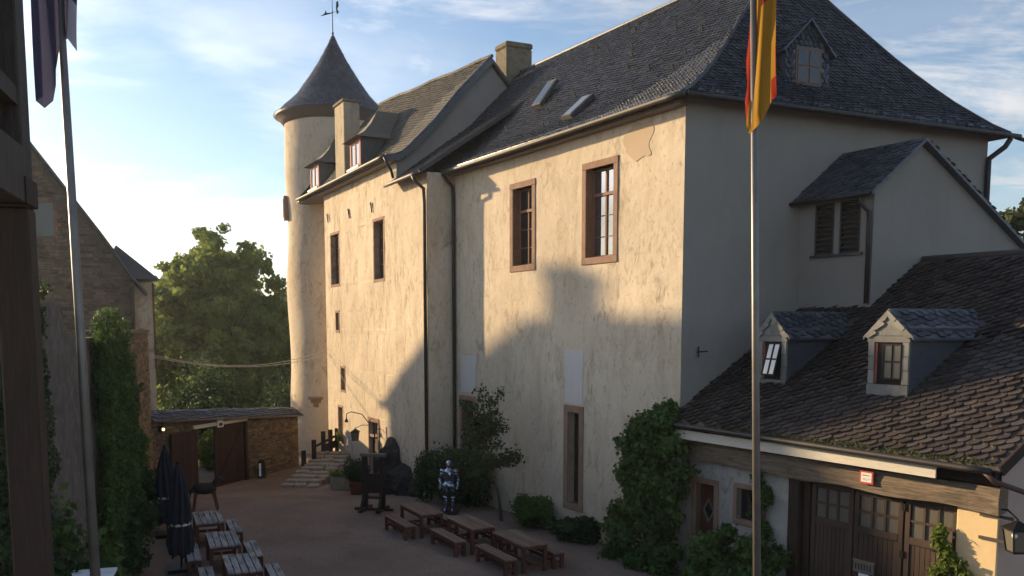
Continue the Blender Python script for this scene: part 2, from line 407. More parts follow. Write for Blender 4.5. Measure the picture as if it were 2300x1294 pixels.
# ---- walls with real openings
def wall(fr, u0, u1, z0, z1, holes=(), v=0., cut=.3, reveal=.35, amp=.02, top=None, flip=False):
    """grid of quads in the plane v; holes = (ua, ub, za, zb); reveals go inward; top(u) bends the upper edge"""
    m = MB()
    us = sorted({round(x, 4) for x in list(np.linspace(u0, u1, max(2, int(abs(u1 - u0) / cut) + 1))) + [h[i] for h in holes for i in (0, 1)]})
    zs = sorted({round(x, 4) for x in list(np.linspace(z0, z1, max(2, int((z1 - z0) / cut) + 1))) + [h[i] for h in holes for i in (2, 3)]})
    idx = {}
    for i, u in enumerate(us):
        for j, z in enumerate(zs):
            zz_ = z if top is None else z0 + (z - z0) / (z1 - z0) * (top(u) - z0)
            p = fr.p(u, v, zz_)
            edge = i in (0, len(us) - 1) or j in (0, len(zs) - 1) or any(abs(u - h[0]) < .01 or abs(u - h[1]) < .01 or abs(z - h[2]) < .01 or abs(z - h[3]) < .01 for h in holes)
            d = 0 if edge else mnoise.noise(Vector((p[0] * .9, p[1] * .9, p[2] * .9))) * amp + mnoise.noise(Vector((p[0] * 2.7, p[1] * 2.7, p[2] * 2.7))) * amp * .5
            idx[i, j] = len(m.v); m.v.append(fr.p(u, v + d, zz_))
    for i in range(len(us) - 1):
        for j in range(len(zs) - 1):
            cu, cz = (us[i] + us[i + 1]) / 2, (zs[j] + zs[j + 1]) / 2
            if any(h[0] < cu < h[1] and h[2] < cz < h[3] for h in holes): continue
            m.f.append((idx[i, j], idx[i + 1, j], idx[i + 1, j + 1], idx[i, j + 1]))
    for (a, b, c, d) in holes:
        q = [fr.p(a, v, c), fr.p(b, v, c), fr.p(b, v, d), fr.p(a, v, d)]; r = [fr.p(a, v + reveal, c), fr.p(b, v + reveal, c), fr.p(b, v + reveal, d), fr.p(a, v + reveal, d)]
        m.add(q + r, [(0, 1, 5, 4), (1, 2, 6, 5), (2, 3, 7, 6), (3, 0, 4, 7), (4, 5, 6, 7)])
    return m
def window(parent, fr, ua, ub, za, zb, bw=.16, proud=.03, rec=.2, cols=2, rows=(0.27, .5, .73), transom=None, mat='sandstone', fmat='window_paint', glass='glass', v=0., sill=True):
    """stone surround set in an opening (ua..ub, za..zb is the clear opening), wooden frame, bars and single panes"""
    m = MB()
    v0, v1 = v - proud, v + .26
    m.bx(fr, ua - bw, ua, v0, v1, za, zb); m.bx(fr, ub, ub + bw, v0, v1, za, zb)
    m.bx(fr, ua - bw, ub + bw, v0 - .004, v1, zb, zb + bw); m.bx(fr, ua - bw, ub + bw, v0 - .006, v1, za - bw, za)
    w = m.build('window', mat, parent, bevel=.012)
    f = MB(); t = .06; d0, d1 = v + rec, v + rec + .06
    f.bx(fr, ua, ua + t, d0, d1, za, zb); f.bx(fr, ub - t, ub, d0, d1, za, zb)
    f.bx(fr, ua + t, ub - t, d0, d1, zb - t, zb); f.bx(fr, ua + t, ub - t, d0, d1, za, za + t)
    f.build('sash_frame', fmat, w, bevel=.006)
    iu0, iu1, iz0, iz1 = ua + t, ub - t, za + t, zb - t
    xs = [iu0 + (iu1 - iu0) * i / cols for i in range(cols + 1)]
    b = MB()
    for x in xs[1:-1]: b.bx(fr, x - .03, x + .03, d0 - .012, d1 + .004, iz0, iz1)
    if cols > 1: b.build('mullion', fmat, w)
    zs = [iz0] + [iz0 + (iz1 - iz0) * r for r in rows] + [iz1]
    if transom is not None:
        zt = iz0 + (iz1 - iz0) * transom; zs = sorted(zs + [zt])
        MB().bx(fr, iu0, iu1, d0 - .035, d1 + .006, zt - .045, zt + .045).build('transom', fmat, w)
    b = MB()
    for z in zs[1:-1]:
        if transom is None or abs(z - zt) > .02:
            for i in range(cols): b.bx(fr, xs[i] + .03 * (i > 0), xs[i + 1] - .03 * (i < cols - 1), d0 + .008, d1 - .004, z - .013, z + .013)
    if b.v: b.build('glazing_bar', fmat, w)
    for i in range(cols):
        for j in range(len(zs) - 1):
            MB().bx(fr, xs[i] + .005, xs[i + 1] - .005, d0 + .03, d0 + .036, zs[j] + .005, zs[j + 1] - .005).build('pane', glass, w)
    return w

# ---- roofs: P(u, v) with arrays in metres -> points
def sheet(P, u0, u1, v0, v1, nu, nv, th=.1):
    m = MB(); U = np.linspace(u0, u1, nu + 1); V = np.linspace(v0, v1, nv + 1)
    gu, gv = np.meshgrid(U, V, indexing='ij'); p = P(gu.ravel(), gv.ravel()); n = len(p)
    lo = p - np.array([0, 0, th]); vs = np.vstack([p, lo]); ix = lambda i, j: i * (nv + 1) + j
    fs = []
    for i in range(nu):
        for j in range(nv):
            q = (ix(i, j), ix(i + 1, j), ix(i + 1, j + 1), ix(i, j + 1)); fs.append(q); fs.append(tuple(n + k for k in q[::-1]))
    for i in range(nu):
        for j in (0, nv): fs.append((ix(i, j), ix(i + 1, j), n + ix(i + 1, j), n + ix(i, j)))
    for j in range(nv):
        for i in (0, nu): fs.append((ix(i, j), ix(i, j + 1), n + ix(i, j + 1), n + ix(i, j)))
    return m.add(vs, fs)
def slates(parent, P, u0, u1, v0, v1, w, h, mat, theta=0., parts=0, inside=None, th=.012, mirror=1, gap=.96, close=False):
    """rounded slates laid in courses on the surface P; the nearest 'parts' become single objects, the rest one mesh"""
    c, s_ = math.cos(theta), math.sin(theta)
    # course grid rotated by theta in (u, v)
    L = max(u1 - u0, v1 - v0) * 1.6; uc, vc = (u0 + u1) / 2, (v0 + v1) / 2
    nx, ny = int(L / w) + 2, int(L / h) + 2
    I, J = np.meshgrid(np.arange(-nx // 2, nx // 2), np.arange(-ny // 2, ny // 2), indexing='ij')
    x = (I + .5 * (J % 2)).ravel() * w + RNG.uniform(-.08, .08, I.size) * w; y = J.ravel() * h + RNG.uniform(-.05, .05, I.size) * h
    U = uc + x * c - y * s_; V = vc + x * s_ + y * c
    ok = (U > u0 + .02) & (U < u1 - .02) & (V > v0 - .01) & (V < v1 - h * .6)
    if inside is not None: ok &= inside(U, V)
    U, V = U[ok], V[ok]; N = len(U)
    # template outline: flat top, one rounded lower corner
    tx = np.array([-.5, -.5, -.34, -.1, .22, .42, .5, .5]) * w * gap * mirror; ty = np.array([1.25, .42, .12, .0, .02, .2, .5, 1.25]) * h
    if mirror < 0: tx, ty = tx[::-1], ty[::-1]
    k = len(tx); lift = (1 - ty / (1.25 * h)) * th * 2.2 + .004
    jit = RNG.uniform(.7, 1.5, N)
    du = tx[None, :] * c - ty[None, :] * s_; dv = tx[None, :] * s_ + ty[None, :] * c
    uu, vv = U[:, None] + du, np.clip(V[:, None] + dv, v0 - h * .35, v1)
    uu = np.clip(uu, u0 - .03, u1 + .03)
    pt = P(uu.ravel(), vv.ravel()); e = .02
    nr = np.cross(P(U + e, V) - P(U - e, V), P(U, V + e) - P(U, V - e)); nr /= np.linalg.norm(nr, axis=1)[:, None] + 1e-9
    nr[nr[:, 2] < 0] *= -1
    nrr = np.repeat(nr, k, axis=0)
    topv = pt + nrr * (lift[None, :] * jit[:, None]).ravel()[:, None]
    botv = pt - nrr * .002
    ctr = P(U, V)
    # single parts: nearest ones that fall inside the frame
    single = np.zeros(N, bool)
    if parts:
        px = np.array([pixel(q) for q in ctr]); inf = (px[:, 0] > 10) & (px[:, 0] < 2290) & (px[:, 1] > 5) & (px[:, 1] < 1290)
        dist = np.linalg.norm(ctr - np.array([0, 0, EYE]), axis=1); dist[~inf] = 1e9
        order = np.argsort(dist)[:parts]; single[order[dist[order] < 1e8]] = True
    order = list(range(k))
    face_top = np.arange(k)
    sides = [(i, i + 1, k + i + 1, k + i) for i in range(0, k - 1)]
    topv = topv.reshape(N, k, 3); botv = botv.reshape(N, k, 3); allv = np.concatenate([topv, botv], axis=1)
    tint = RNG.random(N)
    for q in np.where(single)[0]:
        cc = allv[q].mean(0); me = bpy.data.meshes.new('slate')
        me.from_pydata([tuple(r) for r in allv[q] - cc], [], [tuple(range(k))] + sides)
        link_mesh('slate', me, mat + '_rand', parent, cc)
    rest = np.where(~single)[0]
    if len(rest):
        vs = allv[rest].reshape(-1, 3); base = np.arange(len(rest)) * 2 * k
        tmpl = np.concatenate([face_top] + [np.array(f) for f in sides]); lens = np.array([k] + [4] * len(sides))
        ff = (base[:, None] + tmpl[None, :]).ravel(); tot = np.tile(lens, len(rest)); st = np.concatenate([[0], np.cumsum(tot)[:-1]])
        np_mesh('slate_covering', vs, ff, st, np.repeat(tint[rest], len(lens)), mat + '_tint', parent)

# ---- rubble masonry
def masonry(parent, fr, u0, u1, zf, z1, mat, parts=0, v=0., hmin=.09, hmax=.17, lmin=.18, lmax=.5, holes=(), top=None, name='stone', proud=.035):
    boxes = []; z = zf
    while z < z1 - .03:
        hh = min(random.uniform(hmin, hmax), z1 - z); u = u0 + random.uniform(-.2, 0)
        while u < u1:
            ll = random.uniform(lmin, lmax); a, b = max(u, u0) + .012, min(u + ll, u1) - .012; u += ll
            if b - a < .05: continue
            c_, d_ = z + .010, z + hh - .008
            if any(a < h[1] and b > h[0] and c_ < h[3] and d_ > h[2] for h in holes): continue
            if top is not None and d_ > min(top(a), top(b)): continue
            boxes.append((a, b, c_, d_))
        z += hh
    V = np.zeros((len(boxes), 8, 3)); ctr = []
    for i, (a, b, c_, d_) in enumerate(boxes):
        j = lambda s=.012: random.uniform(-s, s); pr = v - random.uniform(.2, 1) * proud; r = .02
        V[i] = [fr.p(a, v + .02, c_), fr.p(b, v + .02, c_), fr.p(b, v + .02, d_), fr.p(a, v + .02, d_),
                fr.p(a + r + j(), pr + j(.006), c_ + .014 + j(.006)), fr.p(b - r + j(), pr + j(.006), c_ + .014 + j(.006)), fr.p(b - r + j(), pr + j(.006), d_ - .014 + j(.006)), fr.p(a + r + j(), pr + j(.006), d_ - .014 + j(.006))]
    fs = [(4, 5, 6, 7), (0, 1, 5, 4), (1, 2, 6, 5), (2, 3, 7, 6), (3, 0, 4, 7)]
    N = len(boxes); single = np.zeros(N, bool)
    if parts:
        big = []
        for i in range(N):
            p = V[i].mean(0); q0 = pixel(V[i][0]); q1 = pixel(V[i][2]); px = pixel(p)
            big.append(abs(q1[0] - q0[0]) * abs(q1[1] - q0[1]) if 0 < px[0] < 2300 and 0 < px[1] < 1294 else -1)
        o = np.argsort(-np.array(big))[:parts]; single[[i for i in o if big[i] > 0]] = True
    for i in np.where(single)[0]:
        cc = V[i].mean(0); me = bpy.data.meshes.new(name); me.from_pydata([tuple(r) for r in V[i] - cc], [], fs)
        link_mesh(name, me, mat + '_rand', parent, cc)
    rest = np.where(~single)[0]
    if len(rest):
        base = np.arange(len(rest)) * 8; tm = np.array(fs).ravel(); ff = (base[:, None] + tm[None, :]).ravel()
        st = np.arange(len(rest) * 5) * 4
        np_mesh('stone_facing', V[rest].reshape(-1, 3), ff, st, np.repeat(RNG.random(len(rest)), 5), mat + '_tint', parent)

# ---- foliage
def leaves(name, C, size, mat, parent=None, kind=None, nrm=None, spread=1.0, tint=None, aspect=1.5):
    """C: N x 3 leaf centres; each leaf is a folded diamond of two quads' worth of triangles"""
    N = len(C); sz = size * RNG.uniform(.6, 1.3, N)
    d = RNG.normal(size=(N, 3)); d /= np.linalg.norm(d, axis=1)[:, None]
    if nrm is not None: d = d * spread + nrm; d /= np.linalg.norm(d, axis=1)[:, None]
    t = RNG.normal(size=(N, 3)); t[:, 2] -= .5; t -= d * (t * d).sum(1)[:, None]; t /= np.linalg.norm(t, axis=1)[:, None]
    b = np.cross(d, t); h = sz[:, None]
    v = np.stack([C - t * h * aspect * .5, C + b * h * .5 + d * h * .12, C + t * h * aspect * .5, C - b * h * .5 + d * h * .12], axis=1)
    base = np.arange(N) * 4
    ff = np.stack([base, base + 1, base + 2, base, base + 2, base + 3], axis=1).ravel(); st = np.arange(N * 2) * 3
    tn = RNG.random(N) if tint is None else np.clip(tint + RNG.normal(0, .12, N), 0, 1)
    return np_mesh(name, v.reshape(-1, 3), ff, st, np.repeat(tn, 2), mat, parent, kind)
def blob_points(centres, radii, n, shell=.55):
    """points in the outer part of many small ellipsoids"""
    centres = np.array(centres); radii = np.array(radii); w = radii.prod(1) ** (2 / 3); w /= w.sum()
    i = RNG.choice(len(centres), n, p=w); d = RNG.normal(size=(n, 3)); d /= np.linalg.norm(d, axis=1)[:, None]
    r = (shell + (1 - shell) * RNG.random(n) ** .6)[:, None] * (1 + np.abs(RNG.normal(0, .3, n)))[:, None]
    return centres[i] + d * r * radii[i], d, i
def shrub(name, base, size, n, leaf, mat, label, cat, group=None, clumps=18, stem=True, stemmat='bark'):
    o = empty(name, base, label, cat, group); cs, rs = [], []
    for _ in range(clumps):
        d = RNG.normal(size=3); d /= np.linalg.norm(d); rr = RNG.random() ** .4
        p = np.array([size[0] * .72 * d[0] * rr, size[1] * .72 * d[1] * rr, size[2] * (.5 + .40 * d[2] * rr)]); cs.append(np.array(base) + p)
        q = RNG.uniform(.22, .42); rs.append((size[0] * q, size[1] * q, size[2] * q * .6))
    C, d, i = blob_points(cs, rs, n); tn = RNG.random(len(cs))[i] * .6 + .2
    C[:, 2] = np.maximum(C[:, 2], base[2] + .02)
    leaves('foliage', C, leaf, mat, o, None, d, 1.2, tn)
    if stem:
        m = MB()
        for c_ in cs[:7]: m.tube([base, tuple((np.array(base) * .45 + c_ * .55) + np.array([0, 0, .05])), tuple(c_)], [.022, .016, .006], 5)
        m.build('stem', stemmat, o)
    return o
# ================================================================== SETTING: ground and hills
def ground():
    def axis(lo, hi, n0, far):
        a = list(np.linspace(lo, hi, n0)); k = 1.0; s = (hi - lo) / n0
        x = hi
        while x < far: s *= 1.35; x += s; a.append(x)
        x = lo; s = (hi - lo) / n0
        while x > -far: s *= 1.35; x -= s; a.insert(0, x)
        return a
    xs, ys = axis(-30, 25, 74, 900), axis(0, 50, 68, 900)
    vs = []
    for x in xs:
        for y in ys:
            z = gz(x, y) + mnoise.noise(Vector((x * .5, y * .5, 0))) * .03
            d = max(0, math.hypot(max(0, -20 - x, x - 22), max(0, y - 56, -15 - y)) - 2)
            z -= 16 * (1 - math.exp(-d / 45))
            vs.append((x, y, z))
    n = len(ys); fs = [(i * n + j, (i + 1) * n + j, (i + 1) * n + j + 1, i * n + j + 1) for i in range(len(xs) - 1) for j in range(n - 1)]
    tag(MB().add(vs, fs).build('ground', 'gravel', smooth=True), kind='structure')
ground()
def hill():
    vs = []; A = np.linspace(-70, 40, 90); Rr = np.linspace(150, 420, 26)
    H = lambda a: 15 + 12 * math.exp(-((a + 27) / 9) ** 2) + 4 * mnoise.noise(Vector((a * .09, 0, 3)))
    for a in A:
        for r in Rr:
            t = (r - 150) / 270; x, y = r * math.sin(R(a)), r * math.cos(R(a))
            vs.append((x, y, -17 + (H(a) + 14) * min(1, t * 1.15) ** 1.3 + mnoise.noise(Vector((x * .02, y * .02, 1))) * 2.5))
    n = len(Rr); fs = [(i * n + j, (i + 1) * n + j, (i + 1) * n + j + 1, i * n + j + 1) for i in range(len(A) - 1) for j in range(n - 1)]
    o = MB().add(vs, fs).build('hill', 'leaf_far', smooth=True); tag(o, kind='structure')
    # wood on the hill: conical and rounded tree tops, one mass
    V, FF, ST, T = [], [], [], []; nb = 0
    for _ in range(3600):
        a = random.uniform(-42, 36); r = 150 + 270 * random.random() ** .8; t = (r - 150) / 270
        x, y = r * math.sin(R(a)), r * math.cos(R(a)); z = -17 + (H(a) + 14) * min(1, t * 1.15) ** 1.3 - 1
        h, w = random.uniform(6, 11), random.uniform(2.0, 3.4); tt = random.random()
        ring = []
        for lv, (rr, zz_) in enumerate(((.55, .1), (1, .35), (.62, .7))):
            for k_ in range(6):
                q = k_ * math.pi / 3 + lv; j = random.uniform(.75, 1.25)
                V.append((x + w * rr * j * math.cos(q), y + w * rr * j * math.sin(q), z + h * zz_ * random.uniform(.9, 1.1)))
        V.append((x, y, z + h))
        for lv in range(2):
            for k_ in range(6):
                FF += [nb + lv * 6 + k_, nb + lv * 6 + (k_ + 1) % 6, nb + lv * 6 + 6 + (k_ + 1) % 6, nb + lv * 6 + 6 + k_]; ST.append(4); T.append(tt)
        for k_ in range(6): FF += [nb + 12 + k_, nb + 12 + (k_ + 1) % 6, nb + 18]; ST.append(3); T.append(tt)
        nb += 19
    st = np.concatenate([[0], np.cumsum(ST)[:-1]])
    o = np_mesh('hillside_wood', np.array(V), np.array(FF), st, np.array(T), 'leaf_far')
    tag(o, 'wooded hillside rising beyond the castle wall', 'woodland', kind='stuff')
hill()

# ================================================================== GREAT HALL
hall = empty('castle_hall', (*K0, 0), 'tall cream plastered castle hall with steep hipped slate roof', 'building')
W2, W1 = (2.80, 4.05, 8.44, 11.0), (6.90, 8.02, 8.44, 10.96)
SL, DR = (4.32, 4.88, .95, 3.78), (10.72, 11.55, -.1, 3.68)
wall(FKN, 0, 12.4, -.6, 12.3, [W2, W1, SL, DR], cut=.28, amp=.012).build('wall', 'plaster', hall, smooth=False)
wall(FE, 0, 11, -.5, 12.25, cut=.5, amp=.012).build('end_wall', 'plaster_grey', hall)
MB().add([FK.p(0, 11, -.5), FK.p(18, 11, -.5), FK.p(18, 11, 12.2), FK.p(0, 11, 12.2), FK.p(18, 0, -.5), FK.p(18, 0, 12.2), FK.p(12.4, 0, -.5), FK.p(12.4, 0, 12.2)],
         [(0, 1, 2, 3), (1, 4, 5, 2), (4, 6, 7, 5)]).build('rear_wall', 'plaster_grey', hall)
window(hall, FKN, *W2, bw=.2, rec=.24, cols=2, rows=(.22, .47), transom=.72, glass='glass_bright')
window(hall, FKN, *W1, bw=.2, rec=.24, cols=2, rows=(.22, .47), transom=.72)
window(hall, FKN, *SL, bw=.22, cols=1, rows=(.33, .66), rec=.24, fmat='timber_dark')
window(hall, FKN, *DR, bw=.18, cols=2, rows=(.35, .68), rec=.24, fmat='timber_dark')
m = MB().bx(FKN, 4.16, 5.06, -.012, .05, 4.06, 5.7); m.build('plaster_panel', 'plaster_patch', hall)
m = MB().bx(FKN, 10.55, 11.62, -.012, .05, 3.98, 5.35); m.build('plaster_panel', 'plaster_patch', hall)
# patch of bare render under the eave
pts = [(1.72 + .55 * math.cos(t) * (1 + .22 * math.sin(3 * t + 1) + .1 * math.sin(7 * t)), 11.42 + .6 * math.sin(t) * (1 + .2 * math.cos(2 * t) + .08 * math.cos(5 * t))) for t in np.linspace(0, 2 * math.pi, 60)[:-1]]
m = MB().prism([FKN.p(a, -.0145, z) for a, z in pts], tuple(np.array(FKN.p(0, .05, 0)) - np.array(FKN.p(0, 0, 0)))); m.build('bare_render', 'plaster_bare', hall)
HP = np.array([(0, 0), (.06, .03), (.11, .07), (.17, .115), (.23, .165), (.30, .232), (.38, .315), (.48, .425), (.58, .545), (.78, .765), (1, 1)])
AR, SR, ZR, ZE = 2.3, 5.2, 17.35, 12.2
hz = lambda q: ZE + np.interp(q, HP[:, 0], HP[:, 1]) * (ZR - ZE)
LQ = np.concatenate([[0], np.cumsum(np.hypot(np.diff(HP[:, 0]) * (SR + .45), np.diff(HP[:, 1]) * (ZR - ZE)))])   # slope length
HL = LQ[-1]; q_of = lambda v: np.interp(v, LQ, HP[:, 0])
al = lambda q: -.45 + q * (AR + .45); sl_ = lambda q: -.45 + q * (SR + .45)
sr_ = lambda q: 11.3 - q * (11.3 - SR) - .6 * 6.75 * q * q * (1 - q)
def P_front(u, v): q = q_of(v); return FK.P(u, sl_(q), hz(q))
def P_end(u, v): q = q_of(v); return FK.P(al(q), u, hz(q))
def P_frontN(u, v): q = q_of(v); return FK.P(al(q) + u * (18.2 - al(q)), sl_(q), hz(q))
def P_endN(u, v): q = q_of(v); return FK.P(al(q), sl_(q) + u * (sr_(q) - sl_(q)), hz(q))
def P_backN(u, v): q = q_of(v); return FK.P(al(q) + u * (18.2 - al(q)), sr_(q), hz(q))
hroof = sheet(P_frontN, 0, 1, 0, HL, 20, 12, .12).build('roof', 'slate_rand', hall)
slates(hroof, P_front, -.5, 18.2, 0, HL, .175, .13, 'slate', theta=.22, parts=300, inside=lambda u, v: u > al(q_of(v)) + .02, mirror=-1)
eroof = sheet(P_endN, 0, 1, 0, HL, 16, 12, .12).build('hip_roof', 'slate_rand', hall)
slates(eroof, P_end, -.45, 11.3, 0, HL, .19, .14, 'slate', theta=.12, inside=lambda u, v: (u > sl_(q_of(v)) + .02) & (u < sr_(q_of(v)) - .02))
sheet(P_backN, 0, 1, 0, HL, 8, 8, .12).build('rear_roof', 'slate_rand', hall)
qs = np.linspace(0, 1, 14)
m = MB().tube([FK.p(al(q), sl_(q), float(hz(q)) + .015) for q in qs], .05, 6); m.build('hip_ridge', 'slate_rand', hroof)
m = MB().tube([FK.p(al(q), sr_(q), float(hz(q)) + .015) for q in qs], .05, 6); m.build('hip_ridge', 'slate_rand', hroof)
m = MB().tube([FK.p(AR + i * 1.0, SR, ZR + .03) for i in range(16)], .05, 6); m.build('ridge_cap', 'slate_rand', hroof)
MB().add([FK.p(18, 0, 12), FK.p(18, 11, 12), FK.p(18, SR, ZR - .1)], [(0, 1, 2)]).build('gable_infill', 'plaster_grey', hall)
def gutter(parent, pts, r=.075, mat='zinc'):
    return MB().tube(pts, r, 8).build('gutter', mat, parent, smooth=True)
gutter(hall, [FK.p(-.55 + i * .62, -.53, 12.13 - .004 * i) for i in range(21)])
gutter(hall, [FK.p(-.53, -.4 + i * .8, 12.13) for i in range(16)], mat='pipe_dark')
MB().tube([FK.p(-.5, 11.45, 12.1), FK.p(-.5, 12.3, 12.0)], .06, 8).build('gutter_spout', 'pipe_dark', hall, smooth=True)
MB().tube([FK.p(-.5, 11.25, 12.05), FK.p(-.45, 11.1, 11.8), FK.p(-.1, 10.95, 11.5), FK.p(-.1, 10.93, 11.2), FK.p(-.1, 10.93, 5)], .08, 8).build('downpipe', 'pipe_dark', hall, smooth=True)
MB().tube([FKN.p(12.08, -.5, 12.05), FKN.p(12.06, -.35, 11.85), FKN.p(12.03, -.1, 11.6), FKN.p(12.0, -.09, 11.2), FKN.p(12.0, -.09, -.2)], .065, 8).build('downpipe', 'pipe_dark', hall, smooth=True)
# boxed eave under the roof edge
MB().bx(FKN, -.1, 12.0, -.3, -.005, 11.98, 12.1).build('eave_board', 'timber_weathered', hall)
ch = MB().bx(FK, 16.2, 17.15, 4.55, 5.75, 15.5, 18.35).build('chimney', 'chimneystone', hall, bevel=.05)
MB().bx(FK, 16.17, 17.18, 4.52, 5.78, 18.352, 18.6).build('chimney_cap', 'chimneystone', ch, bevel=.06)
# roof lights
def skylight(a, v0, v1, w, lift):
    p0, p1 = P_front(np.array([a]), np.array([v0]))[0], P_front(np.array([a]), np.array([v1]))[0]
    d = Vector(p1 - p0).normalized(); side = Vector((*FK.ex, 0)); up = side.cross(d).normalized()
    if up.z < 0: up = -up
    p0 = Vector(p0) + up * .06; p1 = Vector(p1) + up * (.06 + lift)
    o = MB().beam(p0, p1, w, .14, up).build('skylight', 'zinc', hall)
    e = (p1 - p0); n = up
    MB().beam(p0 + e * .07 + n * .075, p0 + e * .93 + n * .075, w - .14, .02, up).build('pane', 'glass_bright', o)
skylight(10.0, 3.3, 4.45, .62, .16); skylight(6.0, 1.3, 2.4, .6, .03)
# snow hooks scattered over the slope
for _ in range(16):
    a, v = random.uniform(1.5, 11.5), random.uniform(.6, 6.8)
    if al(q_of(v)) > a - .6: continue
    p = P_front(np.array([a]), np.array([v]))[0]
    MB().beam(Vector(p) + Vector((0, 0, .02)), Vector(p) + Vector((-.06, -.05, .16)), .06, .05).build('roof_hook', 'zinc', hroof)
# dormer on the hip
def dormer_box(fr, parent, u0, u1, v0, v1, z0, z1, zap, mat_front='slate_rand', mat_cheek='slate_rand', over=.14, win=None, wmat='window_paint', vback=None, name='dormer', back_z=None):
    um = (u0 + u1) / 2
    d = MB()
    d.prism([fr.p(u0, v0, z0), fr.p(u1, v0, z0), fr.p(u1, v0, z1), fr.p(um, v0, zap), fr.p(u0, v0, z1)], tuple(np.array(fr.p(0, v1, 0)) - np.array(fr.p(0, v0, 0))))
    o = d.build(name, mat_front, parent)
    for sgn, ue in ((-1, u0), (1, u1)):
        r = MB(); slope = (zap - z1) / abs(um - ue); uo = ue + sgn * over; zo = z1 - over * slope
        vv = v0 - .12
        r.add([fr.p(um, vv, zap + .02), fr.p(uo, vv, zo + .02), fr.p(uo, v1, zo + .02), fr.p(um, v1, zap + .02),
               fr.p(um, vv, zap + .09), fr.p(uo, vv, zo + .09), fr.p(uo, v1, zo + .09), fr.p(um, v1, zap + .09)],
              [(0, 1, 2, 3), (7, 6, 5, 4), (0, 4, 5, 1), (1, 5, 6, 2), (2, 6, 7, 3), (3, 7, 4, 0)])
        ro = r.build('dormer_roof', mat_cheek, o)
        L = math.hypot(um - uo, zap - zo)
        Pd = (lambda sg, uo_, zo_: lambda u, v: fr.P(uo_ - sg * v / L * abs(um - uo_), v0 - .12 + u, zo_ + .095 + v / L * (zap - zo_)))(sgn, uo, zo)
        slates(ro, Pd, 0, v1 - v0 + .12, 0, L, .2, .14, 'slate' if mat_cheek != 'slatebrown_rand' else 'slatebrown', theta=.3 * -sgn)
    return o
FEN = Fr(K0, E2, (-.397, .918))
hd = dormer_box(FEN, hall, 3.25, 4.75, .12, 2.6, 12.55, 13.85, 14.6)
def P_df(u, v): return FEN.P(u, np.full(len(u), .112), 12.6 + v)
slates(hd, P_df, 3.25, 4.75, 0, 1.95, .17, .13, 'slate', inside=lambda u, v: (v < 1.95 - np.abs(u - 4.0) * 1.0) & ~((u > 3.5) & (u < 4.54) & (v > .25) & (v < 1.3)))
MB().bx(FEN, 3.58, 4.46, .10, .16, 12.95, 13.92).build('window_frame', 'window_paint', hd)
for i in range(2):
    for j in range(2):
        MB().bx(FEN, 3.64 + i * .41, 4.00 + i * .41 - .02, .085, .105, 13.01 + j * .45, 13.43 + j * .45 - .02).build('pane', 'glass', hd)

# ================================================================== WING WITH DORMERS
wing = empty('castle_wing', (PW[0], PW[1], 0), 'narrower plastered castle wing with two roof dormers beside the round tower', 'building')
H3, H4 = (10.95, 12.2, 8.5, 10.9), (4.72, 5.9, 8.45, 10.9)
S5, S6, S7 = (11.15, 11.6, 6.25, 7.1), (10.35, 10.95, 3.35, 4.4), (10.85, 11.5, .75, 2.45)
DRW = (5.75, 6.9, -.3, 2.2)
wall(FW, 3.15, 13.25, -1.0, 13.15, [H3, H4, S5, S6, S7, DRW], cut=.28, amp=.035).build('wall', 'plaster', wing)
wall(FW, 0, 3.15, -1.0, 12.12, cut=.28, v=-.02).build('link_wall', 'plaster', wing)
FRW = Fr(PW, E2, (-.397, .918))
wall(FRW, -.02, 1.02, -.8, 12.1, cut=.3).build('return_wall', 'plaster', wing)
wall(Fr(FW.p(13.25, 0, 0), (.877, .481), (.481, -.877)), 0, 4.0, -1, 13.3, cut=.4).build('end_wall', 'plaster', wing)
for h in (H3, H4): window(wing, FW, *h, bw=.13, cols=2, rows=(.25, .5, .75), proud=.015, rec=.22)
for h in (S5, S6, S7): window(wing, FW, *h, bw=.12, cols=1, rows=(.5,), proud=.012, rec=.22, fmat='timber_dark')
dw = MB(); dw.bx(FW, 5.6, 5.75, -.03, .26, -.6, 2.2); dw.bx(FW, 6.9, 7.05, -.03, .26, -.6, 2.2); dw.bx(FW, 5.6, 7.05, -.034, .26, 2.2, 2.4)
dw.bx(FW, 5.75, 6.9, .0, .2, 1.5, 1.62)
do = dw.build('doorway', 'sandstone', wing, bevel=.01)
for i in range(5): MB().bx(FW, 5.76 + i * .228, 5.76 + (i + 1) * .228 - .012, .14, .19, -.6, 1.5).build('door_plank', 'wood_gate', do)
for i in range(2): MB().bx(FW, 5.78 + i * .56, 6.31 + i * .56, .15, .17, 1.64, 2.18).build('pane', 'glass', do)
# iron wall anchors
for t, z in ((6.1, 11.55), (9.2, 11.65), (12.55, 11.8)):
    MB().beam(FW.p(t - .08, -.05, z - .22), FW.p(t + .08, -.05, z + .22), .06, .04).beam(FW.p(t + .05, -.055, z - .02), FW.p(t + .16, -.055, z + .18), .05, .04).build('wall_anchor', 'iron', wing)
WP = np.array([(0, 0), (.07, .012), (.148, .04), (.22, .105), (.296, .188), (.465, .37), (.685, .652), (1, 1)])
ZW0, ZW1 = 13.16, 17.6
tr_ = lambda q: 16.7 - q * 4.2
srw = lambda t: np.interp(t, [3.0, 12.5], [4.2, 2.7])
LW = np.concatenate([[0], np.cumsum(np.hypot(np.diff(WP[:, 0]) * 4.4, np.diff(WP[:, 1]) * (ZW1 - ZW0)))]); WL = LW[-1]
qw = lambda v: np.interp(v, LW, WP[:, 0]); wz = lambda q: ZW0 + np.interp(q, WP[:, 0], WP[:, 1]) * (ZW1 - ZW0)
def P_w(t, v): q = qw(v); return FW.P(t, -.5 + q * (srw(t) + .5), wz(q))
